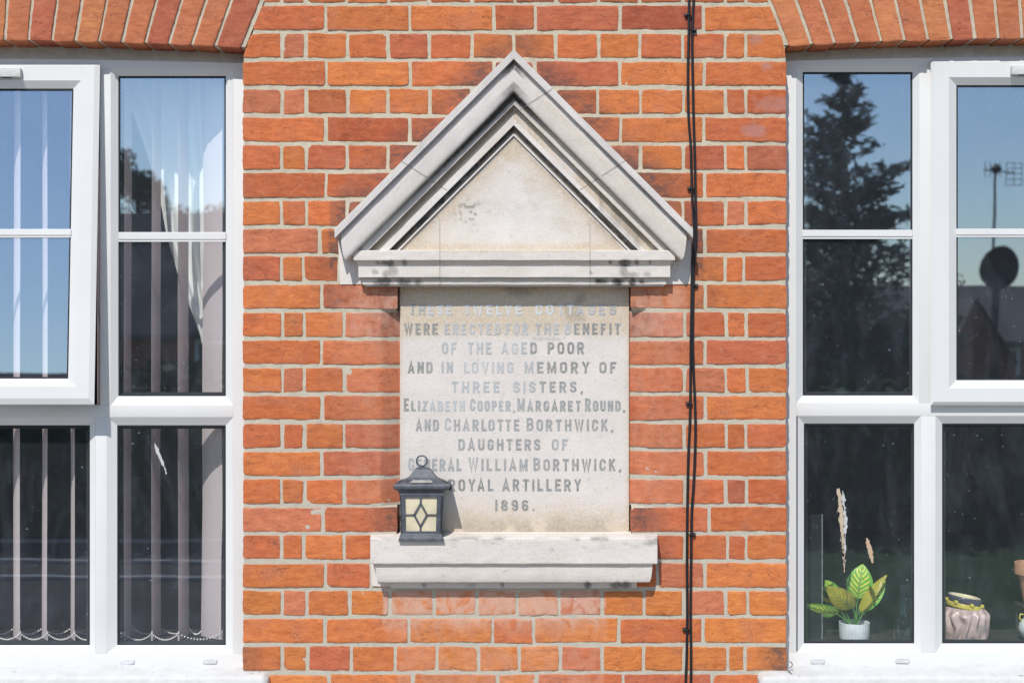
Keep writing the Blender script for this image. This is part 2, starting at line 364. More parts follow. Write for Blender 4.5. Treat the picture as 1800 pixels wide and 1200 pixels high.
JOINTS = {20: [573, 652, 1157, 1240], 21: [497, 540, 613, 687, 762, 837, 909, 983, 1058, 1133, 1203, 1277, 1315], 22: [571, 719, 867, 938, 1087, 1236],
          23: [497, 540, 618, 694, 768, 842, 912, 985, 1058, 1131, 1203, 1280, 1311], 24: [578, 726, 875, 944, 1095, 1250],
          8: [563, 720, 867, 940, 1090, 1240], 9: [496, 533, 595, 700, 800, 904, 1000, 1110, 1210, 1274, 1308]}
wall = MB()
PX0, PX1 = 427, 1382.5
def skew(py, side):     # edge of the wall beside the arch ends
    if side < 0: return max(PX0, 424.5 + (100 - py) * .395) if py < 98 else PX0
    return min(PX1, mirror(424.5 + (100 - py) * .395) + 8) if py < 98 else PX1
for k in range(-4, 31):
    t0, b0 = ROWT(k), ROWT(k) + 40
    js = JOINTS.get(k) or (JS if k % 2 == 0 else JH)
    niche = 10 <= k <= 18
    if niche: js = ([566, 1240] if k % 2 == 0 else [495.5, 535, 605, 1203, 1276, 1312])
    if k == 18: js = [567, 1246]
    if k == 19: js = [495, 533, 605, 1203, 1278, 1312, 700, 800, 900, 1000, 1100]; js.sort()
    js = [j + RNG.uniform(-1.2, 1.2) for j in js]
    edges = [None] + js + [None]
    fine = -1 <= k <= 24
    for a, b in zip(edges[:-1], edges[1:]):
        g = 3.1 + RNG.uniform(-.6, .6); dt = RNG.uniform(-1.1, 1.1, 4); dx = RNG.uniform(-.9, .9, 4)
        lt = (skew(t0, -1) + 1 if k < 2 else PX0 + RNG.uniform(-.6, .8)) if a is None else a + g + dx[0]
        lb = (skew(b0, -1) + 1 if k < 2 else PX0 + RNG.uniform(-.6, .8)) if a is None else a + g + dx[1]
        rt = (skew(t0, 1) - 1 if k < 2 else PX1 + RNG.uniform(-.8, .6)) if b is None else b - g + dx[2]
        rb = (skew(b0, 1) - 1 if k < 2 else PX1 + RNG.uniform(-.8, .6)) if b is None else b - g + dx[3]
        y = [t0 - .6 + dt[0], t0 - .6 + dt[1], b0 + .6 + dt[2], b0 + .6 + dt[3]]
        if niche and rt > 720 and lt < 1090:      # the brick that would run across the niche is two
            e0, e1 = (698.5, 1109) if k in (10, 18) else (704, 1104)
            dp = .045 if k in (10, 18) else .012
            brick(wall, (lt, y[0]), (e0, y[1]), (e0, y[2]), (lb, y[3]), fine, deep=dp)
            brick(wall, (e1, y[0]), (rt, y[1]), (rb, y[2]), (e1, y[3]), fine, deep=dp)
            continue
        brick(wall, (lt, y[0]), (rt, y[1]), (rb, y[2]), (lb, y[3]), fine, deep=.05 if (a is None or b is None) else .010)
# plainer courses beyond the photograph: outer piers and the aprons under the sills
def plain_courses(x0, x1, k0, k1):
    for k in range(k0, k1):
        x = x0 + (0 if k % 2 == 0 else -36)
        while x < x1:
            w = 147 if k % 2 == 0 else 73.5
            a, b = max(x, x0), min(x + w, x1)
            if b - a > 12: brick(wall, (a + 4, ROWT(k)), (b - 4, ROWT(k)), (b - 4, ROWT(k) + 40), (a + 4, ROWT(k) + 40), False, warp=False)
            x += w
plain_courses(-1180, -577, -4, 31); plain_courses(2383, 2980, -4, 31)
plain_courses(-577, PX0 - 2, 25, 31); plain_courses(PX1 + 4, 2383, 25, 31)
# mortar bed: pier sheets around the niche with a gently uneven face
def mortar_sheet(x0, x1, y0, y1, st=7, y=.0011, warp=True):
    nx, nz = max(2, int((x1 - x0) / st)), max(2, int((y1 - y0) / st))
    X, Z = np.meshgrid(np.linspace(x0, x1, nx + 1), np.linspace(y0, y1, nz + 1), indexing='ij')
    Yy = y + vn(X * .08, Z * .08, 3) * .0007 + vn(X * .3, Z * .3, 4) * .0005 + (chamfer(X, Z) if warp else 0)
    V = np.stack([(X - 900) * S, Yy, ZC + (600 - Z) * S], -1)
    wall.grid(V, 1, grey=sstep(350, 950, Z).ravel() * .8)
LOW = 1560
mortar_sheet(PX0 + 1.5, PX1 - 1.5, 98, 504); mortar_sheet(PX0 + 1.5, PX1 - 1.5, 938, 1240)
mortar_sheet(PX0 + 1.5, PX1 - 1.5, 1240, LOW, 80)
mortar_sheet(PX0 + 1.5, 697, 504, 546.5); mortar_sheet(1110.5, PX1 - 1.5, 504, 546.5); mortar_sheet(PX0 + 1.5, 697, 888.5, 938); mortar_sheet(1110.5, PX1 - 1.5, 888.5, 938)
mortar_sheet(PX0 + 1.5, 704, 546.6, 888.4, 4); mortar_sheet(1103.5, PX1 - 1.5, 546.6, 888.4, 4)
Xs = np.linspace(0, 1, 140); Zs = np.linspace(-190, 98, 60)
V = np.array([[((skew(min(z, 97), -1) + 3) * (1 - s) + (skew(min(z, 91), 1) - 3) * s, z) for z in Zs] for s in Xs])
wall.grid(np.stack([(V[..., 0] - 900) * S, .0011 + vn(V[..., 0] * .08, V[..., 1] * .08, 3) * .0008, ZC + (600 - V[..., 1]) * S], -1), 1, grey=np.zeros(V.shape[0] * V.shape[1]))
for a, b, c, d in ((-1180, -577, -190, LOW), (2383, 2980, -190, LOW), (-577, PX0, 1225, LOW), (PX1, 2383, 1225, LOW)): mortar_sheet(a, b, c, d, 120, .003, False)
# solid core, 0.3 m thick
def core(x0, x1, y0, y1, a=.045): 
    wall.box((x0 - 900) * S, (x1 - 900) * S, a, .30, ZC + (600 - y1) * S, ZC + (600 - y0) * S, 1)
core(PX0 + 2, PX1 - 2, -260, LOW); core(-1180, -579, -260, LOW); core(2385, 2980, -260, LOW)
core(-579, PX0 + 2, -260, 60, .125); core(PX1 - 2, 2385, -260, 60, .125); core(-579, PX0 + 2, 1186, LOW); core(PX1 - 2, 2385, 1186, LOW)

wall.build('wall', [M['brick'], M['mortar']], house, 26)

def arch(flip):
    mb = MB(); n = 24; p = 990 / n; fx = (lambda x: mirror(x)) if flip else (lambda x: x)
    soff = lambda x: (84 if flip else 81) - 13 * (1 - ((x - SKX) / 495) ** 2)
    def at(x75, y):      # point on the joint line that crosses y=75 at x75
        return SKX + (x75 - SKX) * (SKC - y) / (SKC - 75)
    for i in range(n):
        xa, xb = 1385 + p * i + (3.0 if i else (-4. if flip else 1.)) + RNG.uniform(-.5, .5), 1385 + p * (i + 1) - 3.0 + RNG.uniform(-.5, .5)
        ya, yb = soff(xa) + RNG.uniform(-.8, .8), soff(xb) + RNG.uniform(-.8, .8)
        tl, tr, br, bl = (at(xa, -130), -130), (at(xb, -130), -130), (at(xb, yb), yb), (at(xa, ya), ya)
        q = [(fx(a), b) for a, b in (tl, tr, br, bl)]
        if flip: q = [q[1], q[0], q[3], q[2]]
        c = np.array((.50, .165, .075)) if RNG.random() < .6 else np.array((.56, .205, .085)) if RNG.random() < .6 else np.array((.45, .13, .07))
        brick(mb, *q, fine=True, tone=c * RNG.uniform(.93, 1.05), deep=.125, warp=False)
    xs = np.linspace(1372, 2388, 90)
    poly = [(fx(at(x, -128)), -128) for x in xs[::-1]] + [(fx(at(x, soff(x) - 2)), soff(x) - 2) for x in xs]
    # mortar as a curved bar behind the brick faces
    A = np.array([[((fx(at(x, -128)) - 900) * S, .0035, ZC + 728 * S), ((fx(at(x, soff(x) - 2.2)) - 900) * S, .0035, ZC + (602.2 - soff(x)) * S),
                   ((fx(at(x, soff(x) - 2.2)) - 900) * S, .125, ZC + (602.2 - soff(x)) * S)] for x in xs])
    mb.grid(A, 1, flip=not flip, grey=np.zeros(A.shape[0] * 3))
    return mb.build('brick_arch', [M['brick'], M['mortar']], house, 40)
arch(True); arch(False)

# ------------------------------------------------------------------ windows
F0 = .063
def ring(mb, o, i, yo, yi, mat=0):
    """mitred sloping frame between pixel rectangles o (outer) and i (inner)"""
    def c(r, y): return [P(r[0], r[1], y), P(r[2], r[1], y), P(r[2], r[3], y), P(r[0], r[3], y)]
    a, b = c(o, yo), c(i, yi)
    for k in range(4):
        l = (k + 1) % 4
        mb.add([a[k], a[l], b[l], b[k]], [(0, 3, 2, 1)], mat)
def bead(mb, o, i, y0=F0):
    ring(mb, o, i, y0, y0 + .013); ring(mb, i, i, y0 + .013, y0 + .019)
def window(c, mx):
    """c: pixel measures of the half that the photograph shows; mx mirrors to the other half"""
    f = MB()
    sx = lambda x: mx(x)
    fb = lambda a, b, t, u, y=F0, th=.062: f.pbox(min(a, b), max(a, b), t, u, y, y + th, 0, .0009)
    both = lambda a, b, t, u: (fb(a, b, t, u), fb(sx(a), sx(b), t, u))
    (sA, sB) = c['stile']; (mA, mB) = c['mull']; (lA, lB) = c['lmull']; tt, tu = c['trans']; bt, bu = c['bot']; ht = c['head']
    xl, xr = sorted((sA, sx(sA)))
    lo, hi = sorted((sB, sx(sB)))
    # head with a cambered top, bottom rail, stiles, transom, mullions: butted
    xs = np.linspace(xl, xr, 25); mid = (xl + xr) / 2
    top = [P(x, c['htop'] - 8 * (1 - ((x - mid) / ((xr - xl) / 2)) ** 2), F0) for x in xs]
    poly = [(p[0], p[2]) for p in top]; poly = poly + [(P(xr, ht, F0)[0], P(xr, ht, F0)[2]), (P(xl, ht, F0)[0], P(xl, ht, F0)[2])]
    f.prism(poly, F0, F0 + .062)
    fb(xl, xr, bt, bu)
    both(sA, sB, ht, bt)
    fb(lo, hi, tt, tu)
    both(mA, mB, ht, tt); both(lA, lB, tu, bt)
    panes = []
    for q in (lambda x: x, sx):
        for o, i in (c['o1'], c['o2']):
            xo = sorted((q(o[0]), q(o[2]))); xi = sorted((q(i[0]), q(i[2])))
            O = (xo[0], o[1], xo[1], o[3]); I = (xi[0], i[1], xi[1], i[3]); bead(f, O, I); panes.append(I)
    o3 = sorted((c['o3'][0], sx(c['o3'][0]))); i3 = sorted((c['o3i'][0], sx(c['o3i'][0])))
    O = (o3[0], c['o2'][0][1], o3[1], c['o2'][0][3]); I = (i3[0], c['o2'][1][1], i3[1], c['o2'][1][3]); bead(f, O, I); panes.append(I)
    w = f.build('window', M['upvc'], house, 35, c['label'])
    gy = F0 + .018
    for I in panes:
        g = MB(); a, b = P(I[0] - 3, I[3] + 3, gy), P(I[2] + 3, I[1] - 3, gy)
        g.add([(a[0], gy, a[2]), (b[0], gy, a[2]), (b[0], gy, b[2]), (a[0], gy, b[2])], [(0, 1, 2, 3)]); g.build('pane', M['glass'], w)
        k = MB(); ring(k, I, (I[0] + 2.6, I[1] + 3.2, I[2] - 2.6, I[3] - 3.4), gy - .004, gy - .0035)
        ring(k, (I[0] + 2.6, I[1] + 3.2, I[2] - 2.6, I[3] - 3.4), (I[0] + 2.6, I[1] + 3.2, I[2] - 2.6, I[3] - 3.4), gy - .0035, gy - .0005)
        ring(k, (I[0] + 2, I[1] + 2, I[2] - 2, I[3] - 2), (I[0] + 6, I[1] + 6, I[2] - 6, I[3] - 7), gy + .012, gy + .012); k.build('gasket', M['gasket'], w)
    for I in panes[0::2][:2]:
        b = MB(); t, u = c['bar']; y0 = gy - .010
        b.pbox(I[0], I[2], t, u - 4.2, y0, gy - .001, 0, .0015); b.pbox(I[0], I[2], u - 3.6, u, y0 + .002, gy - .001, 0, .001); b.build('glazing_bar', M['upvc'], w)
    # top-hung casement
    cs = c['case']; y0 = F0 - .024
    xo = sorted((cs['x'], sx(cs['x']))); top, bot = cs['y']
    px0, px1 = xo
    def R4(d, dt=None): return (px0 + d, top + (dt if dt is not None else d), px1 - d, bot - d)
    s = MB(); gl = MB(); gk = MB(); br = MB()
    G_ = (px0 + cs['g'], cs['gy'][0], px1 - cs['g'], cs['gy'][1])
    BO = (G_[0] - 13, G_[1] - 14, G_[2] + 13, G_[3] + 14)
    A0 = R4(0); A1 = R4(cs['ch'], 2)
    ring(s, A0, A0, F0 - .001, y0 + .006); ring(s, A0, A1, y0 + .006, y0); ring(s, A1, BO, y0, y0); ring(s, BO, G_, y0, y0 + .013); ring(s, G_, G_, y0 + .013, y0 + .019)
    ring(s, G_, A0, y0 + .03, y0 + .045); ring(s, A0, A0, y0 + .045, F0 - .001)
    yy = y0 + .018
    a, b = P(G_[0] - 3, G_[3] + 3, yy), P(G_[2] + 3, G_[1] - 3, yy)
    gl.add([(a[0], yy, a[2]), (b[0], yy, a[2]), (b[0], yy, b[2]), (a[0], yy, b[2])], [(0, 1, 2, 3)])
    g2 = (G_[0] + 2.6, G_[1] + 3.2, G_[2] - 2.6, G_[3] - 3.2); ring(gk, G_, g2, yy - .004, yy - .0035); ring(gk, g2, g2, yy - .0035, yy - .0005)
    t, u = cs['bar']; br.pbox(G_[0], G_[2], t, u - 4, yy - .010, yy - .001, 0, .0015); br.pbox(G_[0], G_[2], u - 3.4, u, yy - .008, yy - .001, 0, .001)
    vt = MB(); vx = sorted((cs['vent'][0], sx(cs['vent'][0]))); vt.pbox(vx[0], vx[1], cs['vent'][1], cs['vent'][2], y0 - .016, y0, 0, .002)
    for q in range(9):
        xx = vx[0] + 12 + (vx[1] - vx[0] - 24) * q / 9; vt.pbox(xx, xx + (vx[1] - vx[0] - 24) / 9 - 3, cs['vent'][2] - .4, cs['vent'][2] + .6, y0 - .014, y0 - .003, 1)
    ang = math.radians(cs['open']); hinge = np.array(P(0, top, F0))
    for m in (s, gl, gk, br, vt):
        V = np.concatenate(m.v); dy, dz = V[:, 1] - hinge[1], V[:, 2] - hinge[2]
        V[:, 1] = hinge[1] + dy * math.cos(ang) + dz * math.sin(ang); V[:, 2] = hinge[2] - dy * math.sin(ang) + dz * math.cos(ang); m.v = [V]
    s.build('casement', M['upvc'], w, 35, cs['label']); gl.build('pane', M['glass'], w); gk.build('gasket', M['gasket'], w); br.build('glazing_bar', M['upvc'], w); vt.build('trickle_vent', [M['paint'], M['gasket']], w, 35)
    for x, y in c['caps'] + [(sx(x), y) for x, y in c['caps']]:
        k = MB(); cx, _, cz = P(x, y, F0); pts = []
        for q in range(24):
            a = 2 * math.pi * q / 24; pts.append((math.copysign(abs(math.cos(a)) ** .55, math.cos(a)), math.copysign(abs(math.sin(a)) ** .7, math.sin(a))))
        G = [[(cx + a * rx * S, F0 + y_, cz + b * rz * S) for a, b in pts] for rx, rz, y_ in ((13, 4.8, .001), (13, 4.8, -.003), (12, 4, -.0045), (6, 2, -.0045), (0.1, .1, -.0045))]
        k.grid(np.array(G), closed_v=True); k.build('drain_cap', M['cap'], w, 40)
    sl = MB(); sl.pbox(lo + 4, hi - 4, bu - 1.2, bu + .9, F0 - .0012, F0 + .004); sl.build('gap_line', M['gasket'], w)  # dark strip standing in for the gap between frame and sill
    # packing strip closing the gap under the brick arch
    h = MB(); mid = (xl + xr) / 2; G = []
    for x in np.linspace(min(c['brickx'], mx(c['brickx'])) - 3, max(c['brickx'], mx(c['brickx'])) + 3, 40):
        cv = 1 - ((x - mid) / 500) ** 2; G.append([P(x, 60, .094), P(x, c['htop'] + 6 - 8 * cv, .094), P(x, c['htop'] + 6 - 8 * cv, .121)])
    h.grid(np.array(G), flip=True); h.build('head_strip', M['strip'], w)
    return w
LW = dict(label='white left window with its top hung casement tilted open', stile=(445, 410), mull=(176, 195), lmull=(168, 188), trans=(712, 733), bot=(1148, 1172), head=122, htop=112,
          o1=((195, 122, 410, 712), (208, 134, 397, 696)), o2=((188, 733, 410, 1148), (206, 747, 397, 1133)), o3=(168,), o3i=(158,), bar=(408, 425), brickx=430,
          case=dict(x=176, y=(115, 710.5), g=46, gy=(157, 666), ch=10, bar=(405, 420), vent=(36, 121, 137), open=3.5, label='top hung casement standing open at the bottom'), caps=[(224, 1162), (369, 1161)])
RW = dict(label='white right window with all its lights shut', stile=(1372, 1400), mull=(1616, 1642), lmull=(1619, 1645), trans=(708, 731), bot=(1146, 1170), head=116, htop=108,
          o1=((1400, 116, 1616, 708), (1411, 127, 1604, 695)), o2=((1402, 731, 1619, 1146), (1413, 744, 1607, 1130)), o3=(1645,), o3i=(1656,), bar=(404, 420), brickx=1381,
          case=dict(x=1636, y=(107, 712), g=45, gy=(150, 668), ch=6, bar=(402, 417), vent=(1779, 115, 131), open=0., label='shut casement'), caps=[(1437, 1161), (1586, 1160)])
lw = window(LW, lambda x: -150 - x); rw = window(RW, lambda x: 3760 - x)
def sill(x0, x1, px):
    """painted projecting sill, its top falling forward"""
    mb = MB(); zt = ZC + (600 - 1181) * S; X = np.linspace((x0 - 900) * S, (x1 - 900) * S, 260); prof = [(.11, .012), (.058, .0085), (-.030, .000), (-.043, -.003), (-.048, -.010), (-.048, -.085), (.0, -.09)]
    G = []
    for i, x in enumerate(X):
        e = min((x - X[0]), (X[-1] - x)); r = .012 * max(0, 1 - e / .014) ** 2
        G.append([(x, y + (vn(x * 60, y * 60, 9) * .0012 if 0 < j < 6 else 0) + (r if y < 0 else 0), zt + z + vn(x * 45, j * 3.1, 8) * .0012 - (r if j < 4 else 0)) for j, (y, z) in enumerate(prof)])
    G = np.array(G, float); mb.grid(G, flip=True); n = len(prof); mb.add(G[0], [tuple(range(n))]); mb.add(G[-1], [tuple(range(n))[::-1]])
    return mb.build('window_sill', M['paint'], house, 50)
sill(-622, 474, 0); sill(1331, 2430, 0)
# rooms behind the windows
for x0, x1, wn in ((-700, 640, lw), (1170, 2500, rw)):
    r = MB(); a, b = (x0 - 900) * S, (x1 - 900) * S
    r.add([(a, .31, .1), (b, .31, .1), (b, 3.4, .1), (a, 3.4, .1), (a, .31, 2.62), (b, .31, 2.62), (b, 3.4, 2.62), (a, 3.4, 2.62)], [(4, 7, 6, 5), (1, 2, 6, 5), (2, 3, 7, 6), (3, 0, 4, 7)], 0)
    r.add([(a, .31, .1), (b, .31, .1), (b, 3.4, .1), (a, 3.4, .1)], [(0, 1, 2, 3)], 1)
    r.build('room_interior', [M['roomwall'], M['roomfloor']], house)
    wb = MB(); xa, xb = (-577, 427) if x0 < 0 else (1383, 2383)
    wb.pbox(xa, xb, 1131.5, 1146, .122, .34, 0, .003); wb.build('window_board', M['board'], house, 40)

# ------------------------------------------------------------------ stone memorial on the wall
mem = thing('stone_memorial', 'carved pale stone memorial with pointed pediment and an inscription of 1896 between the windows', 'memorial', (0, 0, ZC))
AX = 903
PROF = [(0, 82), (18, 82), (18.6, 69), (26, 69.3), (40, 68.5), (56, 66.5), (70, 64), (79, 61), (82, 58.5), (84.5, 54), (84.6, 41), (106, 40.5), (106.5, 24), (113, 23.6), (145, 23.3), (146, 6.5), (160, 6), (161, 12), (165, 12), (166, 7), (172, 6.5)]
def dens(prof, st):
    out = [prof[0]]
    for a, b in zip(prof[:-1], prof[1:]):
        n = max(1, int(math.hypot(b[0] - a[0], b[1] - a[1]) / st))
        out += [(a[0] + (b[0] - a[0]) * k / n, a[1] + (b[1] - a[1]) * k / n) for k in range(1, n + 1)]
    return np.array(out)
PD = dens(PROF, 3.5)
def rake_end(u, p):
    v = u * 1.4142 / 1.54
    return np.where(u <= 84.55, 315 - (82 - p) / 1.54 * np.where(p < 69.9, 1.35, 1.), 441 - 87 - v)
def rake_pt(u, p, t, side, off=0.):
    v = u * 1.4142 / 1.54; x = AX + side * t; y = 87 + v + t
    k = (D - p / 1000) / D
    return np.stack([(x - 900) * S * k, -(p / 1000) - off + 0 * x, ZC + (600 - y) * S * k], -1)
rk = MB(); NTT = 90
for side in (-1, 1):
    u = PD[:, 0][:, None]; p = PD[:, 1][:, None]; s = np.linspace(0, 1, NTT)[None, :]; t = s * rake_end(u, p); u = u + 0 * t; p = p + 0 * t
    wob = fbm(t * .06, u * .05, 31 + side, 3) * 1.0 * (u > .5)
    V = rake_pt(u, p + wob, t, side)
    nz = fbm(t * .03, u * .02, 41 + side, 3)
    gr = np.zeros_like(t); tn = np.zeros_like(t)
    gr += (.92 if side < 0 else .75) * ((u > 145) & (u < 160.5)) + .8 * ((u > 165) & (u < 172))  # recess lines: grime plus painted shade, heavier on the left slope
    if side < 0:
        gr += np.clip(1.2 - t / 190, 0, 1) * np.exp(-((u - 90) / 9.) ** 2) * 1.1 * (nz > -.45) + .45 * ((u > 105.8) & (u < 118)) + .4 * np.exp(-((u - 86) / 5.) ** 2)  # left slope: step shadows under cyma and fillet painted in with the grime
        tn += .95 * ((u > 106) & (u < 126)) + .25 * ((u > 126) & (u < 145)) * (t < 70)  # brown tint paints the fillet's shadow onto the left band
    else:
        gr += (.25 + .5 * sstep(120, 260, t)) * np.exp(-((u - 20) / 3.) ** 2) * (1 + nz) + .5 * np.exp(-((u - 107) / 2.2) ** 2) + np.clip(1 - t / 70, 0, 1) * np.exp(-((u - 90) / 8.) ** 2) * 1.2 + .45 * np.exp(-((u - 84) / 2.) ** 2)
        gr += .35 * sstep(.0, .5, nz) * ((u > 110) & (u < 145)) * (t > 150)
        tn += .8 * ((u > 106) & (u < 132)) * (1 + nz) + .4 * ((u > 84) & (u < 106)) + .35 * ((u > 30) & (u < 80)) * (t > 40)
    gr += .12 * (u < 18.3) * (1 + nz) + .35 * ((u > 18.4) & (u < 27)) * (side < 0)  # grey top fillet; on the left also painted shade just below it
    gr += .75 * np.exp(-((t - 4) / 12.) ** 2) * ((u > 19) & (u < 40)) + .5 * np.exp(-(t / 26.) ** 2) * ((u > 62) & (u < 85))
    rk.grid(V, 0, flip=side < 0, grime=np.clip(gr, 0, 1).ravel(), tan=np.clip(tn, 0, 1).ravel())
    W0 = V[0].copy(); W1 = V[0].copy(); W1[:, 1] = .006; rk.grid(np.stack([W1, W0]), 0, flip=side < 0, grime=np.zeros(NTT * 2), tan=np.zeros(NTT * 2))     # weathered top
    E0 = V[:, -1].copy(); E1 = E0.copy(); E1[:, 1] = .006; rk.grid(np.stack([E0, E1], 1), 0, flip=side < 0, grime=np.full(len(E0) * 2, .12), tan=np.zeros(len(E0) * 2))   # returned end
    for tj in ((68, 195) if side > 0 else (196,)):       # mortar joints square to the slope
        uu = PD[:, 0]; pp = PD[:, 1]; sel = (uu < 145); uu = uu[sel]; pp = pp[sel]
        A = rake_pt(uu, pp, tj - .62 * uu * .9 + np.zeros_like(uu), side, .0004); B = rake_pt(uu, pp, tj + 1.6 - .62 * uu * .9 + np.zeros_like(uu), side, .0004); rk.grid(np.stack([A, B]), 1)
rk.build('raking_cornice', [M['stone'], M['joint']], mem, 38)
ty = MB(); vt_ = 170 * 1.4142 / 1.54; rows = np.linspace(87 + vt_ - 12, 441, 50); G = []; gm = []; tm = []
for y in rows:
    hw = max(.3, y - (87 + vt_ - 14)); xs = np.linspace(AX - hw, AX + hw, 60)
    G.append([P(x, y, -.0065 + .0004 * float(vn(x * .1, y * .1, 5))) for x in xs])
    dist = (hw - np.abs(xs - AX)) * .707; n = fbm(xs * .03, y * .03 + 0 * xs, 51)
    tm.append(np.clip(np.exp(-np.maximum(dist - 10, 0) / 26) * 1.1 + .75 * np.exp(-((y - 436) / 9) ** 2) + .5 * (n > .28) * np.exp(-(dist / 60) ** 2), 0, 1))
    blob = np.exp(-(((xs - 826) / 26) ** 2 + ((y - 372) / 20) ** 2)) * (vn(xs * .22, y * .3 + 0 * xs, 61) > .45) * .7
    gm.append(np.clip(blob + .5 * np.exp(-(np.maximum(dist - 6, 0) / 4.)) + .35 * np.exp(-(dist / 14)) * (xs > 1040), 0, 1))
ty.grid(np.array(G), 0, flip=True, grime=np.array(gm).ravel(), tan=np.array(tm).ravel())
for xj in (773, 1037): 
    a, b = P(xj - .6, 441, -.0073), P(xj + .6, 384, -.0073); ty.add([a, (b[0], a[1], a[2]), b, (a[0], a[1], b[2])], [(0, 1, 2, 3)], 1)
ty.build('tympanum', [M['stone'], M['joint']], mem)
def moulding(name, prof, xa, xb, pmax, back, retpy, gfun, joints=(), retk=1.):
    """horizontal moulding; prof: (photo row, projection mm), ends returned to the wall"""
    mb = MB(); pr = dens(prof, 3.2); xs = np.linspace(0, 1, 150)
    py = pr[:, 0][:, None]; p = pr[:, 1][:, None]
    ins = np.where((py >= retpy[0]) & (py <= retpy[1]), (pmax - p) / 1.54 * retk, 0.)
    x = (xa + ins) * (1 - xs) + (xb - ins) * xs; py = py + 0 * x; p = p + 0 * x
    front = np.maximum(p, 0) / 1000
    wob = fbm(x * .05, py * .1, 71, 3) * .0008 * (p > 5)
    k = (D - front) / D
    V = np.stack([(x - 900) * S * k, -p / 1000 + wob, ZC + (600 - py) * S * k + fbm(x * .03, py * 0, 72) * .0008 * (p > 5)], -1)
    g, tn = gfun(x, py, p); mb.grid(V, 0, flip=True, grime=np.clip(g, 0, 1).ravel(), tan=np.clip(tn, 0, 1).ravel())
    for e in (0, -1):
        E0 = V[:, e].copy(); E1 = E0.copy(); E1[:, 1] = np.maximum(.006, E0[:, 1]); mb.grid(np.stack([E0, E1], 1), 0, flip=(e == -1), grime=np.full(len(E0) * 2, .1), tan=np.zeros(len(E0) * 2))
    for xj in joints:
        A = V[:, 0].copy(); sel = pr[:, 1] > 5; A = A[sel]; kk = (D + A[:, 1]) / D
        for_ = []
        for d in (-.6, .6):
            B = A.copy(); B[:, 0] = (xj + d - 900) * S * kk; B[:, 1] -= .0016; for_.append(B)
        mb.grid(np.stack(for_), 1)
    return mb.build(name, [M['stone'], M['joint']], mem, 20)
def blobs(x, y, lst):
    g = 0 * x
    for cx, cy, rx, ry, a in lst:
        r = np.hypot((x - cx) / rx, (y - cy) / ry) + fbm(x * .09, y * .05, 81) * .5; g = np.maximum(g, a * (1 - sstep(.5, 1.15, r)))
    return g * .8
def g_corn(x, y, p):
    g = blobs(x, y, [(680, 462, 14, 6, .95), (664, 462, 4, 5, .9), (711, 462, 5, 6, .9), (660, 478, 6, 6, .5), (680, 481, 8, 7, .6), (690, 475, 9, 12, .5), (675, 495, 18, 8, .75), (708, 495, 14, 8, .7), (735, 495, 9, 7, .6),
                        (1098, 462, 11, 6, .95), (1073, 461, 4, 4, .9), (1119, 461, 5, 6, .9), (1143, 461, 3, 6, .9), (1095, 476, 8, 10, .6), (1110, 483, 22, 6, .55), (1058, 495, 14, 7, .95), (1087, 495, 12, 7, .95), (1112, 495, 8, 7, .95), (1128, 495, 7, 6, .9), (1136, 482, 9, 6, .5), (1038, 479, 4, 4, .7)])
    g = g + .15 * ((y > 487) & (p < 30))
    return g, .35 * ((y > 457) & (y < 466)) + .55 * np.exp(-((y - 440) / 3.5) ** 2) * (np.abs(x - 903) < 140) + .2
moulding('cornice', [(439.5, 3), (440, 49), (441, 50), (457, 50), (457.5, 45), (460, 43), (463, 40), (466, 37.5), (467, 37), (487, 37), (487.5, 26), (500, 26), (501, 20), (503.5, 20), (503.8, -40)], 621.5, 1186.5, 50, 0, (440, 504), g_corn, (773, 1037))
def g_ledge(x, y, p):
    n = fbm(x * .035, y * .09, 91, 4)
    g = .5 * np.exp(-((y - 952) / 9.) ** 2) * sstep(.0, .45, n) * sstep(770, 830, x) + .3 * np.exp(-((y - 947) / 3.) ** 2) * sstep(.05, .5, n)
    g = g + blobs(x, y, [(1034, 1028, 7, 7, .9), (1082, 1028, 14, 7, .85), (1100, 1029, 10, 7, .8), (1128, 1028, 6, 6, .9), (883, 1027, 4, 5, .8), (745, 1027, 5, 4, .6), (830, 1027, 14, 4, .3)])
    return g, .18 + 0 * x
moulding('ledge', [(935.5, -30), (937, -16), (944.5, 52), (946, 55), (948.5, 56), (989, 56), (990.5, 55), (990.7, 46.5), (997, 46), (1010, 44.6), (1017, 43), (1021, 41.5), (1022.5, 40.5), (1022.8, 15), (1033, 15), (1033.4, 0)], 651, 1155.5, 56, 0, (990, 1043), g_ledge, (), 1.35)
tb = MB(); X, Z = np.meshgrid(np.linspace(703, 1105.5, 84), np.linspace(496, 941, 90), indexing='ij')
n = fbm(X * .02, Z * .02, 101, 3); tn = .85 * sstep(862, 925, Z + n * 14) + .8 * sstep(600, 575, Z + n * 6) * 1 + .75 * sstep(1098, 1105, X) + .5 * sstep(712, 703, X) + .12
gr = .28 * sstep(895, 935, Z + n * 22) * (n > -.25)+ .12 * sstep(532, 508, Z) + .25 * sstep(.35, .5, n) * (Z < 600)  # soft dirt, plus cornice shade painted into the top strip
tb.grid(np.stack([(X - 900) * S * (D + REC) / D, REC + vn(X * .07, Z * .07, 8) * .0003, ZC + (600 - Z) * S * (D + REC) / D], -1), 0, grime=np.clip(gr, 0, 1).ravel(), tan=np.clip(tn, 0, 1).ravel())
for e in (0, -1):
    A = tb.v[0].reshape(84, 90, 3)[e]; B = A.copy(); B[:, 1] += .03; tb.grid(np.stack([A, B]), 0, flip=(e == -1), grime=np.zeros(180), tan=np.full(180, .5))
tablet = tb.build('tablet', M['tablet'], mem)
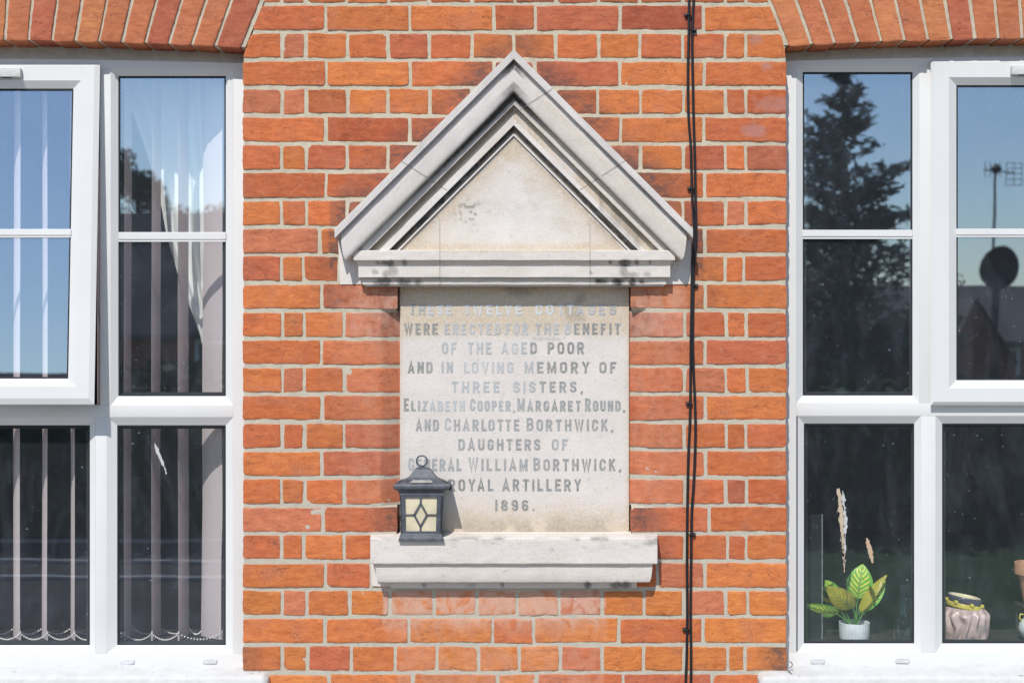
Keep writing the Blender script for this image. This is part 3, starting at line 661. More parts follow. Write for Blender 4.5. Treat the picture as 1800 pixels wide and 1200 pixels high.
def block(pts, p):
    mb = MB(); mb.prism([(P(x, y, -p)[0], P(x, y, -p)[2]) for x, y in pts], -p, .006, 0, grime=.0, tan=.08); return mb.build('corner_block', M['stone'], mem)
block([(594, 418), (665, 418), (665, 499), (598, 500)], .0035); block([(1140, 418), (1215.5, 418), (1214, 499), (1140, 501)], .0035)
block([(651, 985), (692, 985), (692, 1031), (654, 1029.5)], .0030)
# ---- inscription: drawn strokes of inlaid lead, one mesh per line
def arc(cx, cz, rx, rz, a0, a1, n=7): return [(cx + rx * math.cos(math.radians(a0 + (a1 - a0) * k / n)), cz + rz * math.sin(math.radians(a0 + (a1 - a0) * k / n))) for k in range(n + 1)]
a_, b_ = .1, .9
def rr(w, z0=a_, z1=b_, r=.2): return arc(w - r, z1 - r, r, r, 90, 0) + arc(w - r, z0 + r, r, r, 0, -90) + arc(r, z0 + r, r, r, -90, -180) + arc(r, z1 - r, r, r, 180, 90)
GL = {
 'A': (.50, [[(0, 0), (.25, 1), (.50, 0)], [(.09, .29), (.41, .29)]]),
 'B': (.42, [[(0, 0), (0, 1)], [(0, b_), (.2, b_)] + arc(.22, .71, .18, .19, 90, -90) + [(0, .52)], [(0, .52), (.22, .52)] + arc(.22, .31, .2, .21, 90, -90) + [(0, a_)]]),
 'C': (.42, [[(.42, .64)] + arc(.22, b_ - .2, .2, .2, 0, 180) + arc(.2, a_ + .2, .2, .2, 180, 360) + [(.42, .36)]]),
 'D': (.42, [[(0, 0), (0, 1)], [(0, b_), (.18, b_)] + arc(.2, b_ - .22, .22, .22, 90, 0) + arc(.2, a_ + .22, .22, .22, 0, -90) + [(0, a_)]]),
 'E': (.36, [[(0, 0), (0, 1)], [(0, b_), (.44, b_)], [(0, .51), (.37, .51)], [(0, a_), (.44, a_)]]),
 'F': (.34, [[(0, 0), (0, 1)], [(0, b_), (.42, b_)], [(0, .51), (.31, .51)]]),
 'G': (.42, [[(.42, .66)] + arc(.22, b_ - .2, .2, .2, 0, 180) + arc(.2, a_ + .2, .2, .2, 180, 360) + [(.42, .44), (.22, .44)]]),
 'H': (.42, [[(0, 0), (0, 1)], [(.42, 0), (.42, 1)], [(0, .5), (.42, .5)]]),
 'I': (.0, [[(0, 0), (0, 1)]]),
 'K': (.42, [[(0, 0), (0, 1)], [(0, .38), (.42, 1)], [(.15, .58), (.44, 0)]]),
 'L': (.34, [[(0, 0), (0, 1)], [(0, a_), (.42, a_)]]),
 'M': (.56, [[(0, 0), (0, 1)], [(.56, 0), (.56, 1)], [(0, 1), (.28, .15), (.56, 1)]]),
 'N': (.42, [[(0, 0), (0, 1)], [(.42, 0), (.42, 1)], [(0, .98), (.42, .02)]]),
 'O': (.42, [rr(.42) + [rr(.42)[0]]]),
 'P': (.40, [[(0, 0), (0, 1)], [(0, b_), (.2, b_)] + arc(.2, .68, .2, .22, 90, -90) + [(0, .46)]]),
 'R': (.42, [[(0, 0), (0, 1)], [(0, b_), (.2, b_)] + arc(.21, .69, .2, .21, 90, -90) + [(0, .48)], [(.2, .48), (.43, 0)]]),
 'S': (.40, [[(.40, .70)] + arc(.2, .70, .2, .2, 20, 180) + [(.03, .6), (.36, .42)] + arc(.2, .3, .2, .2, 10, -180) + [(0, .32)]]),
 'T': (.42, [[(.21, 0), (.21, 1)], [(-.08, b_), (.50, b_)]]),
 'U': (.42, [[(0, 1)] + arc(.21, .31, .21, .21, 180, 360) + [(.42, 1)]]),
 'V': (.48, [[(0, 1), (.24, 0), (.48, 1)]]), 'W': (.70, [[(0, 1), (.18, 0), (.35, .95), (.52, 0), (.70, 1)]]),
 'Y': (.48, [[(0, 1), (.24, .45), (.48, 1)], [(.24, .47), (.24, 0)]]), 'Z': (.42, [[(0, b_), (.42, b_), (0, a_), (.44, a_)]]),
 '1': (.1, [[(.1, 0), (.1, 1)]]), '8': (.38, [arc(.19, .72, .17, .18, 0, 360, 14), arc(.19, .29, .2, .2, 0, 360, 14)]),
 '9': (.38, [arc(.19, .68, .19, .22, 0, 360, 14), [(.38, .68), (.38, .3)] + arc(.19, .29, .19, .19, 0, -170)]),
 '6': (.38, [arc(.19, .32, .19, .22, 0, 360, 14), [(0, .32), (0, .7)] + arc(.19, .71, .19, .19, 180, 10)]),
 ',': (.05, [[(.05, .12), (.05, .02), (-.02, -.14)]]), '.': (.04, [[(.04, 0), (.04, .17)]])}
def stroke(pts, hw):
    pts = [Vector(p) for p in pts]; closed = (pts[0] - pts[-1]).length < 1e-6
    if closed: pts = pts[:-1]
    q = [pts[0]]
    for p in pts[1:]:
        if (p - q[-1]).length > 1e-4: q.append(p)
    pts = q; N = len(pts); L = []; Rr = []
    for i, p in enumerate(pts):
        d0 = (p - pts[i - 1]).normalized() if (i or closed) else None; d1 = (pts[(i + 1) % N] - p).normalized() if (i < N - 1 or closed) else None
        d0 = d0 or d1; d1 = d1 or d0
        m = Vector((-(d0.y + d1.y), d0.x + d1.x)); m = m.normalized() if m.length > 1e-5 else Vector((-d0.y, d0.x))
        sc_ = hw / max(.45, m.dot(Vector((-d0.y, d0.x)))); L.append(p + m * sc_); Rr.append(p - m * sc_)
    f = [(i, (i + 1) % N, N + (i + 1) % N, N + i) for i in range(N if closed else N - 1)]
    return L + Rr, f
def word(mb, txt, x0, x1, yt, yb, fades, big=0):
    H = yb - yt; x0 += .8; x1 -= 1.4; W = 3.8; hw = W / 2 / H
    gap = .30; tot = 0; adv = []
    for i, ch in enumerate(txt):
        w = GL[ch][0] * (1.08 if (big and i == 0) else 1) + 2 * hw; adv.append(w); tot += w
    glen = sum(gap - (.12 if (a in 'TLVYAW' and b in 'AYTVWO') else 0) for a, b in zip(txt, txt[1:]))
    pen = 0.; sx = (x1 - x0) / ((tot + glen) * H)
    for i, ch in enumerate(txt):
        h2 = H + (big if i == 0 else 0); sc1 = 1.08 if (big and i == 0) else 1
        fd = fades[min(i, len(fades) - 1)]
        fd = fd * .64; base = np.array((.20, .20, .19)) * (1 - fd) + np.array((.80, .825, .85)) * fd
        for j, st in enumerate(GL[ch][1]):
            k1 = H * sx
            # keep the pen width even though the letter is stretched to fit
            pts, f = stroke([((x + 0) * sc1 * k1, z * h2 if z > 0 else z * H) for x, z in st], W / 2)
            ox = x0 + (pen + hw) * k1
            y = REC - .0009 - .00006 * j
            n_ = len(pts); V = [P(ox + p.x, yb - p.y, y) for p in pts]; B = [P(ox + p.x, yb - p.y, REC + .001) for p in pts]
            rim = []; half = n_ // 2
            for q in range(half - 1): rim += [(q, q + 1, q + 1 + n_, q + n_), (half + q, half + q + n_, half + q + 1 + n_, half + q + 1)]
            rim += [(0, n_, n_ + half, half), (half - 1, n_ - 1, 2 * n_ - 1, n_ + half - 1)]
            zz = np.array([p.y / H for p in pts]); tv = vn(np.array([ox + p.x for p in pts]) * .15, np.array([p.y for p in pts]) * .15, 3) * .05
            col = base[None, :] * (1 + tv[:, None]); low = (fades is not None) and RNG.random() < .25
            col = np.concatenate([col, col]); mb.add(V + B, f + rim, 0, tint=np.concatenate([col, np.ones((len(col), 1))], 1))
        pen += adv[i]
        if i < len(txt) - 1: pen += gap - (.12 if (ch in 'TLVYAW' and txt[i + 1] in 'AYTVWO') else 0)
LINES = [
 (534.5, 553.5, [('THESE', 719, 796, [.25, .35, .75, .9, .85]), ('TWELVE', 814, 919, [.8, 1]), ('COTTAGES', 940, 1085, [1, 1, .75, .9, .55, .55, .4, .35])], 0),
 (568, 588, [('WERE', 709.5, 771, [.05]), ('ERECTED', 781, 881, [.5, .6, .65, .65, .6]), ('FOR', 888, 929.5, [.6]), ('THE', 940, 984.5, [.4, .45, .6]), ('BENEFIT', 992, 1092.5, [.6, .1, .02])], 0),
 (601, 622, [('OF', 776, 804, [.5, .65]), ('THE', 821, 865.5, [.6]), ('AGED', 880, 945, [.65, .75, .55, .15]), ('POOR', 962, 1028, [.08, .02])], 0),
 (635.5, 655.5, [('AND', 716, 761.5, [.05, .05, .2]), ('IN', 775.5, 797.5, [.5]), ('LOVING', 815, 904, [.7, .7, .75, .65]), ('MEMORY', 921, 1038, [.55, .2, .1, .05]), ('OF', 1052.5, 1085, [.1])], 0),
 (670, 689.5, [('THREE', 792.5, 880, [.55, .6]), ('SISTERS,', 901, 1026, [.6, .6, .5, .2, .15])], 0),
 (704, 722.3, [('ELIZABETH', 709.5, 818.5, [.05, .2, .3, .45, .6, .7]), ('COOPER,', 825.5, 906.5, [.5, .45]), ('MARGARET', 909, 1022.5, [.35, .3, .2, .15]), ('ROUND,', 1028, 1100, [.2])], 4.5),
 (736.5, 757, [('AND', 730, 772.5, [.25]), ('CHARLOTTE', 781, 914.5, [.5, .35, .35, .3]), ('BORTHWICK,', 925, 1079.5, [.25, .2])], 3),
 (771, 791, [('DAUGHTERS', 805, 951, [.3, .2]), ('OF', 969, 1000, [.4])], 0),
 (806, 827, [('GENERAL', 717, 812.5, [.5, .4, .3]), ('WILLIAM', 822.5, 928.5, [.4, .25]), ('BORTHWICK,', 937, 1093, [.25, .2, .1])], 2.5),
 (841.5, 862.5, [('ROYAL', 788, 869, [.05]), ('ARTILLERY', 882, 1023, [.05])], 0),
 (878, 897.3, [('1896.', 867.5, 941.5, [.02])], 0)]
for yt, yb, ws, big in LINES:
    for t, x0, x1, fd in ws:
        mb = MB(); word(mb, t, x0, x1, yt, yb, fd, 0 if t == 'AND' else big); mb.build('inscription', M['letter'], tablet)

# ------------------------------------------------------------------ lantern on the ledge
LYC = -.027
lan = thing('wall_lantern', 'small blue grey lantern with cream panes and ring top standing on the stone ledge', 'lantern', P(741, 950, LYC))
def lrect(cx, hw, py, dr=.66, yc=LYC):
    hd = hw * S * dr; z = P(0, py, -.07)[2]; x = P(cx, py, -.07)[0]; w = hw * S * .983
    return [(x - w, yc - hd, z), (x + w, yc - hd, z), (x + w, yc + hd, z), (x - w, yc + hd, z)]
def loft(mb, secs, mat=0, cap=True):
    G = np.array([lrect(*s) for s in secs]); mb.grid(G, mat, closed_v=True)
    if cap: mb.add(G[0], [(3, 2, 1, 0)], mat); mb.add(G[-1], [(0, 1, 2, 3)], mat)
m = MB(); loft(m, [(740, 39.5, 951), (740, 39.6, 947), (740, 38.5, 945.5), (739.3, 36.6, 940), (739.2, 35.2, 938)][::1]); m.build('base', M['lantern'], lan, 30)
m = MB(); loft(m, [(740.2, 38.2, 871), (740.3, 38.6, 868.5), (740.3, 37.6, 866.5), (740.5, 40.2, 864), (740.8, 43.5, 861), (741, 48, 859), (741, 49, 858.2), (741, 49.2, 853.5), (741, 47.5, 851.5), (741, 40, 848), (741, 31, 844.5), (741, 26.5, 842), (741, 23, 839), (741, 20, 835), (741, 17.5, 830.5), (741, 14, 826.5), (741, 9.5, 824), (741, 5.5, 823)])
m.build('roof', M['lantern'], lan, 40)
m = MB(); xx, _, zz = P(741, 822, -.04); m.lathe([(.0002, -.002), (.009, -.002), (.009, .001), (.0055, .0025), (.0055, .006), (.0002, .006)], (xx, LYC, zz), 20); m.build('finial', M['lantern'], lan, 40)
m = MB(); zz2 = P(741, 810, -.03)[2]; m.tube([(xx + .0142 * math.sin(a), LYC, zz2 + .0142 * math.cos(a)) for a in np.linspace(0, 2 * math.pi, 40)[:-1]], .0021, 10, closed=True); m.build('ring', M['lantern'], lan, 180)
fr = MB(); gl = MB()
c0 = np.array(lrect(740, 37.4, 871)); c1 = np.array(lrect(739.3, 35.3, 939))
def fpt(face, u, v, inset=0.):
    """point on a body face: u across, v down"""
    i, j = [(0, 1), (1, 2), (2, 3), (3, 0)][face]; a = c0[i] * (1 - u) + c0[j] * u; b = c1[i] * (1 - u) + c1[j] * u; p = a * (1 - v) + b * v
    nrm = np.array([(0, -1, 0), (1, 0, 0), (0, 1, 0), (-1, 0, 0)][face], float); return p - nrm * inset
def fbar(face, pts, t=.0028):
    """raised bar over a polygon in face coordinates"""
    n = len(pts); A = [fpt(face, u, v, 0) for u, v in pts]; B = [fpt(face, u, v, t) for u, v in pts]
    fr.add(A + B, [tuple(range(n))] + [(i, i + n, (i + 1) % n + n, (i + 1) % n) for i in range(n)])
for f_ in range(4):
    U0, U1, V0, V1 = .125, .875, .055, .925
    for q in ([(0, 0), (1, 0), (1, V0), (0, V0)], [(0, V1), (1, V1), (1, 1), (0, 1)], [(0, V0), (U0, V0), (U0, V1), (0, V1)], [(U1, V0), (1, V0), (1, V1), (U1, V1)]): fbar(f_, q, .004)
    g = MB(); g.add([fpt(f_, .06, .02, .0036), fpt(f_, .94, .02, .0036), fpt(f_, .94, .97, .0036), fpt(f_, .06, .97, .0036)], [(0, 1, 2, 3)])
    g.build('lantern_pane', M['lamp_glass'], lan)
    cu, cv, du, dv, w, h = .49, .50, .155, .30, .021, .022
    k = w / du; top, bot, lf, rt_ = (cu, cv - dv), (cu, cv + dv), (cu - du, cv), (cu + du, cv)
    for A_, B_ in ((top, lf), (lf, bot), (bot, rt_), (rt_, top)):
        dx, dy = B_[0] - A_[0], (B_[1] - A_[1]) * .9; L_ = math.hypot(dx, dy); nx_, ny_ = -dy / L_ * w, dx / L_ * w / .9
        fbar(f_, [(A_[0] + nx_, A_[1] + ny_), (A_[0] - nx_, A_[1] - ny_), (B_[0] - nx_, B_[1] - ny_), (B_[0] + nx_, B_[1] + ny_)], .0030)
    fbar(f_, [(cu - w, V0), (cu + w, V0), (cu + w, top[1] + .01), (cu - w, top[1] + .01)], .0033); fbar(f_, [(cu - w, bot[1] - .01), (cu + w, bot[1] - .01), (cu + w, V1), (cu - w, V1)], .0033)
    fbar(f_, [(U0, cv - h * .75), (lf[0] + .01, cv - h * .75), (lf[0] + .01, cv + h * .75), (U0, cv + h * .75)], .0033); fbar(f_, [(rt_[0] - .01, cv - h * .75), (U1, cv - h * .75), (U1, cv + h * .75), (rt_[0] - .01, cv + h * .75)], .0033)
fr.build('frame', M['lantern'], lan)
A0 = lrect(741, 47.5, 851.5); A1 = lrect(741, 31, 844.5)
for i, j in ((0, 1), (1, 2), (3, 0)):
    q = MB(); lo = [np.array(A0[i]), np.array(A0[j])]; hi = [np.array(A1[i]), np.array(A1[j])]
    f = lambda u, v: (lo[0] * (1 - u) + lo[1] * u) * (1 - v) + (hi[0] * (1 - u) + hi[1] * u) * v + np.array((0, 0, .0035)) + np.array([(0, -.0012, 0), (.0012, 0, 0), (0, 0, 0), (-.0012, 0, 0)][i])
    q.add([f(.27, .18), f(.73, .18), f(.73, .8), f(.27, .8)], [(0, 1, 2, 3)]); q.build('solar_cell', M['solar'], lan)
q = MB(); q.pbox(788, 793.5, 852.5, 860, .012, .0215, 0, .0006); q.build('mounting_tab', M['navy'], lan)

# ------------------------------------------------------------------ cables
def cable(pts, label, clips, y0):
    cp = [Vector((x, y, 0)) for x, y in pts]; out = []
    for i in range(len(cp) - 1):
        p0, p1, p2, p3 = cp[max(i - 1, 0)], cp[i], cp[i + 1], cp[min(i + 2, len(cp) - 1)]
        for t in np.linspace(0, 1, 7)[:-1]:
            q = .5 * ((2 * p1) + (p2 - p0) * t + (2 * p0 - 5 * p1 + 4 * p2 - p3) * t * t + (3 * p1 - p0 - 3 * p2 + p3) * t ** 3); out.append(q)
    out.append(cp[-1])
    yy = lambda x, y: y0 - (.010 if 405 < y < 475 and y0 < -.008 else 0)
    c = MB(); c.tube([P(q.x, q.y, yy(q.x, q.y) + float(vn(q.y * .03, 1, 5)) * .001) for q in out], .0035, 10)
    o = c.build('black_cable', M['cable'], None, 180); tag(o, label, 'cable', 'black cables down the brick wall')
    for x, y, sd in clips:
        k = MB(); cx, _, cz = P(x, y, y0); k.tube([(cx + .0046 * math.cos(a), y0 + .003 - .0082 * math.sin(a), cz) for a in np.linspace(-.2, math.pi + .2, 10)], .0019, 8)
        k.box(cx + sd * .0075 - .0042, cx + sd * .0075 + .0042, -.009, .002, cz - .0045, cz + .0045, 0, .0012)
        k.lathe([(.0002, 0), (.0026, 0), (.0026, .001), (.0002, .0016)], (cx + sd * .0075, -.010, cz), 10, 1, None)
        k.build('cable_clip', [M['cable'], M['galv']], o, 40)
    return o
cable([(1212, -160), (1211.5, -60), (1211.3, 0), (1210.3, 80), (1209.2, 125), (1210, 200), (1214, 255), (1215.3, 300), (1216.8, 350), (1219.5, 392), (1219.8, 430), (1217.8, 455), (1216.3, 480), (1215.5, 540), (1214.3, 600), (1213.8, 655), (1213.5, 700), (1212.3, 750), (1210, 800), (1208.5, 870), (1207.8, 930), (1207.5, 1000), (1208, 1080), (1207, 1150), (1205.3, 1200), (1204, 1290), (1203, 1500)],
      'black cable swinging left of its neighbour at the top and foot of the wall', [(1210.8, 27, -1), (1216.2, 332, -1), (1213.4, 709, -1), (1207.6, 1106, -1)], -.0065)
cable([(1221, -160), (1220, -60), (1219.2, 0), (1217, 45), (1216.9, 95), (1218, 150), (1219.2, 210), (1221.5, 285), (1222.4, 345), (1223.5, 395), (1223, 430), (1220, 460), (1218.6, 500), (1217.8, 550), (1217.7, 600), (1219, 650), (1221.3, 700), (1222.4, 745), (1221.8, 790), (1219.3, 850), (1216.3, 893), (1215.3, 935), (1214.6, 1000), (1213.8, 1080), (1214.8, 1150), (1214.5, 1200), (1214, 1290), (1213, 1500)],
      'black cable bowing out to the right beside the tablet', [(1217, 54, 1), (1219.2, 502, 1), (1215.3, 939, 1)], -.0072)
hk = MB(); hk.tube([P(x, y, d) for x, y, d in ((1383, 1155, .02), (1384.5, 1159.5, -.002), (1390.5, 1163, -.004), (1393, 1167, -.004), (1391.5, 1171.5, -.004), (1386, 1173, -.003), (1384.3, 1176, -.004), (1389, 1181, -.02), (1394.5, 1187.5, -.03))], .0016, 8)
tag(hk.build('wire_hook', M['galv'], None, 180), 'bent grey wire hook at the lower left corner of the right window', 'hook')

# ------------------------------------------------------------------ marks smeared on the panes
def smear(pts, wid, mat, y=F0 + .0165):
    mb = MB(); pts = [Vector((x, yy)) for x, yy in pts]; N = 26; G = []; fd = []
    for k in range(N):
        t = k / (N - 1) * (len(pts) - 1); i = min(int(t), len(pts) - 2); p = pts[i].lerp(pts[i + 1], t - i); d = (pts[i + 1] - pts[i]).normalized(); nn = Vector((-d.y, d.x))
        w = wid * (math.sin(math.pi * min(.97, max(.03, k / (N - 1)))) ** .5) * (1 + .3 * float(vn(k * .7, wid, 3)))
        row = []
        for s in np.linspace(-1, 1, 7): q = p + nn * (s * w + float(vn(k * .5, s, 7)) * .6); row.append(P(q.x, q.y, y - .0006 * (1 - s * s))); fd.append((1 - abs(s)) * (1 - .55 * k / (N - 1)))
        G.append(row)
    mb.grid(np.array(G), fade=np.array(fd)); return mb
smear([(272, 779), (280, 800), (291, 826), (300, 850)], 7, 0).build('smear', M['smearw'], lw)
smear([(1474, 858), (1478, 890), (1481, 930), (1484, 1005)], 11, 0).build('smear', M['smearc'], rw)
smear([(1481, 862), (1485, 895), (1486, 940), (1485, 1000)], 8, 0, F0 + .0158).build('smear', M['smearw'], rw)
smear([(1524, 945), (1528, 962), (1534, 989)], 5.2, 0).build('smear', M['smeart'], rw)

# ------------------------------------------------------------------ behind the left window
YB = .20
bl = thing('vertical_blind', 'pale pink vertical blind of narrow slats behind the left window', 'blind', P(-75, 60, YB))
def edge_pts(cx, off):
    X = P(cx, 600, YB)[0]; va = math.atan2(X, D + YB); a = va + math.radians(off); w = .0445
    return (X - math.sin(a) * w, YB - math.cos(a) * w), (X + math.sin(a) * w, YB + math.cos(a) * w)
zb = P(0, 1119.5, YB)[2]; zt = P(0, 40, YB)[2]; SL = [(-310, -20), (-262, -18), (-213, -17), (-166, -16), (-116, -15), (-66, -14), (-18, -13), (30, -11), (79, -8), (128, -5.5), (177, 9), (225, 13), (275, 16), (323, 19), (374, 38), (425, 60)]
ends = []
for cx, off in SL:
    off = -abs(off) if cx < 150 or cx > 350 else off; (xa, ya), (xb, yb) = edge_pts(cx, off); s = MB(); G = []
    nx, ny = -(yb - ya), (xb - xa); L_ = math.hypot(nx, ny); nx /= L_; ny /= L_; ph = RNG.uniform(0, 6)
    wd = cx > 370 and cx < 380
    for k in range(41):
        t = k / 40; z = zt + (zb - zt) * t; sw = math.sin(t * 5 + ph) * .0012 + (.004 * t * (t > .5) if wd else 0)
        G.append([(xa + (xb - xa) * u + nx * (.005 * (4 * u * (1 - u)) + sw + (vn(u * 5, t * 9, 4) * .0035 if wd else 0)), ya + (yb - ya) * u + ny * (.005 * 4 * u * (1 - u) + sw), z) for u in np.linspace(0, 1, 7)])
    G = np.array(G, float); s.grid(G); s.grid(G[::-1] + np.array((nx, ny, 0)) * .0008); s.build('slat', M['slat'], bl, 180)
    w = MB(); c = [(xa, ya), (xb, yb)]
    w.add([(x + sgn * nx * .0022, y + sgn * ny * .0022, z) for z in (zb - .0005, zb + .026) for x, y in c for sgn in (-1, 1)], [(0, 2, 6, 4), (1, 5, 7, 3), (4, 6, 7, 5), (0, 4, 5, 1), (2, 3, 7, 6)]); w.build('slat_weight', M['slat'], bl)
    ends.append(((xa, ya), (xb, yb)))
OCT = np.array([(1, 0, 0), (-1, 0, 0), (0, 1, 0), (0, -1, 0), (0, 0, 1), (0, 0, -1)], float); OF = [(0, 2, 4), (2, 1, 4), (1, 3, 4), (3, 0, 4), (2, 0, 5), (1, 2, 5), (3, 1, 5), (0, 3, 5)]
def ball():
    bm = bmesh.new(); bmesh.ops.create_icosphere(bm, subdivisions=1, radius=1); v = np.array([x.co[:] for x in bm.verts]); f = [[x.index for x in q.verts] for q in bm.faces]; bm.free(); return v, f
BV, BF = ball()
for side in (0, 1):
    ch = MB()
    for (e0, e1) in zip(ends[:-1], ends[1:]):
        p, q = e0[side], e1[side]; n = 14
        for k in range(n):
            t = k / n; sag = .0175 * (1 - (2 * t - 1) ** 2); ch.add(BV * .0029 + np.array((p[0] + (q[0] - p[0]) * t, p[1] + (q[1] - p[1]) * t, zb + .019 - sag)), BF)
    ch.build('bead_chain', M['chain'], bl, 180)
cu_ = MB(); G = []
for k in range(70):
    py = 60 + (640 - 60) * k / 69; xl = np.interp(py, [60, 130, 260, 330, 410, 480, 590, 640], [186, 210, 255, 278, 292, 312, 352, 362]); xr = np.interp(py, [60, 300, 560, 640], [560, 500, 425, 415]); row = []
    for s in np.linspace(0, 1, 120):
        x = xl + (xr - xl) * s; ph = s * 2 * math.pi * 6.5 + py * .004; amp = np.interp(py, [60, 400, 640], [.017, .015, .008])
        y = .268 + amp * math.sin(ph) * (.75 + .35 * math.sin(ph * .43 + 1)) + .006 * float(vn(s * 14, py * .02, 6)); row.append(P(x, py, y))
    G.append(row)
cu_.grid(np.array(G)); tag(cu_.build('curtain', M['curtain'], None, 180), 'white curtain drawn aside in folds behind the left window', 'curtain')

# ------------------------------------------------------------------ on the board inside the right window
ZS = P(0, 1131.5, .122)[2] + .0005
def on(px, y): return (P(px, 600, y)[0], y, ZS)
pl = thing('potted_plant', 'leafy plant with yellow striped green leaves in a ribbed white pot behind the right window', 'plant', on(1501, .20))
p_ = MB(); c = on(1501.5, .20); rp = 26.6 * S * 1.05; hp = .047
p_.lathe([(.001, 0), (rp * .93, 0), (rp * .95, .002), (rp * .985, hp - .004), (rp, hp), (rp * .95, hp), (rp * .93, hp - .006), (rp * .93, hp - .012)], c, 140, 0, lambda r, z, a: r * (1 + (.04 * (abs(math.sin(a * 17)) - .5) if (.001 < z < hp - .001 and r > rp * .94) else 0)))
p_.build('pot', M['pot'], pl, 50)
so_ = MB(); so_.lathe([(.0005, hp - .009), (rp * .5, hp - .008), (rp * .94, hp - .011)], c, 24); so_.build('soil', M['soil'], pl)
def leaf(base, tip, wpx, yb_, yt_, roll, back=False, bend=.012, fold=.15):
    a = Vector(P(*base, yb_)); b = Vector(P(*tip, yt_)); d = b - a; L_ = d.length; d.normalize()
    sd = d.cross(Vector((0, 1, 0))).normalized(); nr = sd.cross(d); cr, sr = math.cos(math.radians(roll)), math.sin(math.radians(roll)); side = sd * cr + nr * sr; nn = d.cross(side)
    if nn.y > 0: nn = -nn
    W = wpx * S * 1.03 / 2 / max(.18, abs(cr)); G = []; at = []
    for i in range(25):
        t = i / 24; w = W * max(.004, math.sin(math.pi * t ** .82)) ** .75
        for s in np.linspace(-1, 1, 13):
            p = a + d * (L_ * t) + side * (w * s) - nn * (bend * (2 * t - 1) ** 2 + fold * w * abs(s) * .6) + nn * float(vn(t * 6, s * 2, int(wpx))) * .0012
            G.append(p[:]); at.append((abs(s), t, 0, 1))
    mb = MB(); mb.grid(np.array(G).reshape(25, 13, 3), luv=np.array(at)); mb.build('leaf', M['leafback'] if back else M['leaf'], pl, 180)
    st = MB(); e = Vector((c[0] + (a.x - c[0]) * .16, .20 + (a.y - .20) * .2, ZS + hp - .01)); mid = e.lerp(a, .5) + Vector((0, 0, -.004))
    st.tube([e, e.lerp(mid, .5), mid, mid.lerp(a, .5), a + d * .01], [.0028, .0026, .0022, .0019, .0016], 7); st.build('stem', M['stem'], pl, 180)
leaf((1507, 1052), (1517, 991), 46, .205, .215, 12)
leaf((1508, 1074), (1557.5, 1007), 15, .19, .20, 40, True)
leaf((1519, 1072), (1557, 1018), 25, .195, .22, 20)
leaf((1503, 1071), (1455, 1033), 37, .185, .165, 14, True)
leaf((1477, 1080), (1416, 1065), 25, .19, .175, 25)
leaf((1475, 1068), (1425, 1039), 8, .2, .20, 55, True)
leaf((1476, 1050), (1449, 1020), 23, .22, .235, 20)
leaf((1470, 1029), (1434, 1038), 9, .22, .22, 45)
leaf((1512, 1080), (1533, 1024), 20, .215, .235, 35)
bt = MB(); c = on(1591, .19); r = 20.5 * S * 1.05
bt.lathe([(.001, .001), (r * .94, 0), (r, .004), (r, .062), (r * .96, .078), (r * .74, .106), (r * .5, .130), (r * .43, .140), (r * .42, .145), (r * .47, .147), (r * .48, .153), (r * .44, .155)], c, 40)
tag(bt.build('glass_bottle', M['bottle'], None, 60), 'clear empty glass milk bottle standing beside the potted plant', 'bottle')
pn = MB(); x0 = P(1392, 0, .19)[0]; x1 = P(1446, 0, .19)[0]; pn.box(x0, x1 - .004, .187, .192, ZS, ZS + .352, 0, .001); pn.box(x1 - .0038, x1, .186, .193, ZS, ZS + .354, 1, .0008)
tag(pn.build('upright_panel', [M['darkp'], M['galv']], None), 'dark upright panel with thin grey edge left of the potted plant', 'panel')
vs = thing('ceramic_vase', 'squat pink ceramic vase with wavy relief and a yellow and navy collar', 'vase', on(1695, .21))
c = on(1695.5, .21); rv = 39 * S * 1.05
def wav(r, z, a):
    f = math.sin(a * 13 + 1.3 * math.sin(z * 75 + math.sin(a * 2) * 2.5)); return r * (1 + .085 * f * min(1, max(0, (.088 - z) / .02)))
tilt = lambda G: G
b = MB(); b.lathe([(.001, 0), (rv * .93, 0)] + [(rv * (.93 + .09 * math.sin(z / .085 * 2.2)), z) for z in np.linspace(.002, .07, 26)] + [(rv * .93, .078), (rv * .82, .086), (rv * .72, .091)], c, 150, 0, wav); b.build('body', M['vase'], vs, 180)
def tl(mb, k=.11):
    V = np.concatenate(mb.v); V[:, 2] -= (V[:, 0] - c[0]) * k * 1.6; mb.v = [V]; return mb
b = MB(); b.lathe([(rv * .73, .085), (rv * .80, .086), (rv * .82, .090), (rv * .80, .094), (rv * .79, .096), (rv * .8, .099), (rv * .74, .100)], c, 72, 0, lambda r, z, a: r * (1 + .012 * math.sin(a * 30)))
for k in range(7):
    a = k * math.pi / 3.5 + .35; b.box(c[0] + rv * .78 * math.cos(a) - .005, c[0] + rv * .78 * math.cos(a) + .005, c[1] + rv * .78 * math.sin(a) - .005, c[1] + rv * .78 * math.sin(a) + .005, c[2] + .097, c[2] + .106, 0, .002)
tl(b).build('collar', M['yellow'], vs, 180)
b = MB(); b.lathe([(rv * .72, .094), (rv * .74, .103), (rv * .77, .112), (rv * .765, .118), (rv * .70, .1185)], c, 64, 0, lambda r, z, a: r * (1 + .02 * math.sin(a * 22) * math.sin(z * 400))); tl(b).build('rim', M['blue'], vs, 180)
b = MB(); b.lathe([(rv * .70, .1185), (rv * .665, .1195), (rv * .63, .117), (rv * .62, .10), (rv * .6, .06), (.001, .055)], c, 64); tl(b).build('lining', M['cream'], vs, 180)
st = thing('plant_stand', 'dark wooden plant stand behind the right edge of the right window', 'stand', on(1822, .26))
cst = on(1822, .262); zt_ = P(0, 1062, .26)[2] - ZS
b = MB(); b.box(cst[0] - .05, cst[0] + .05, .212, .312, ZS + zt_ - .012, ZS + zt_, 0, .002); b.build('top', M['board'], st)
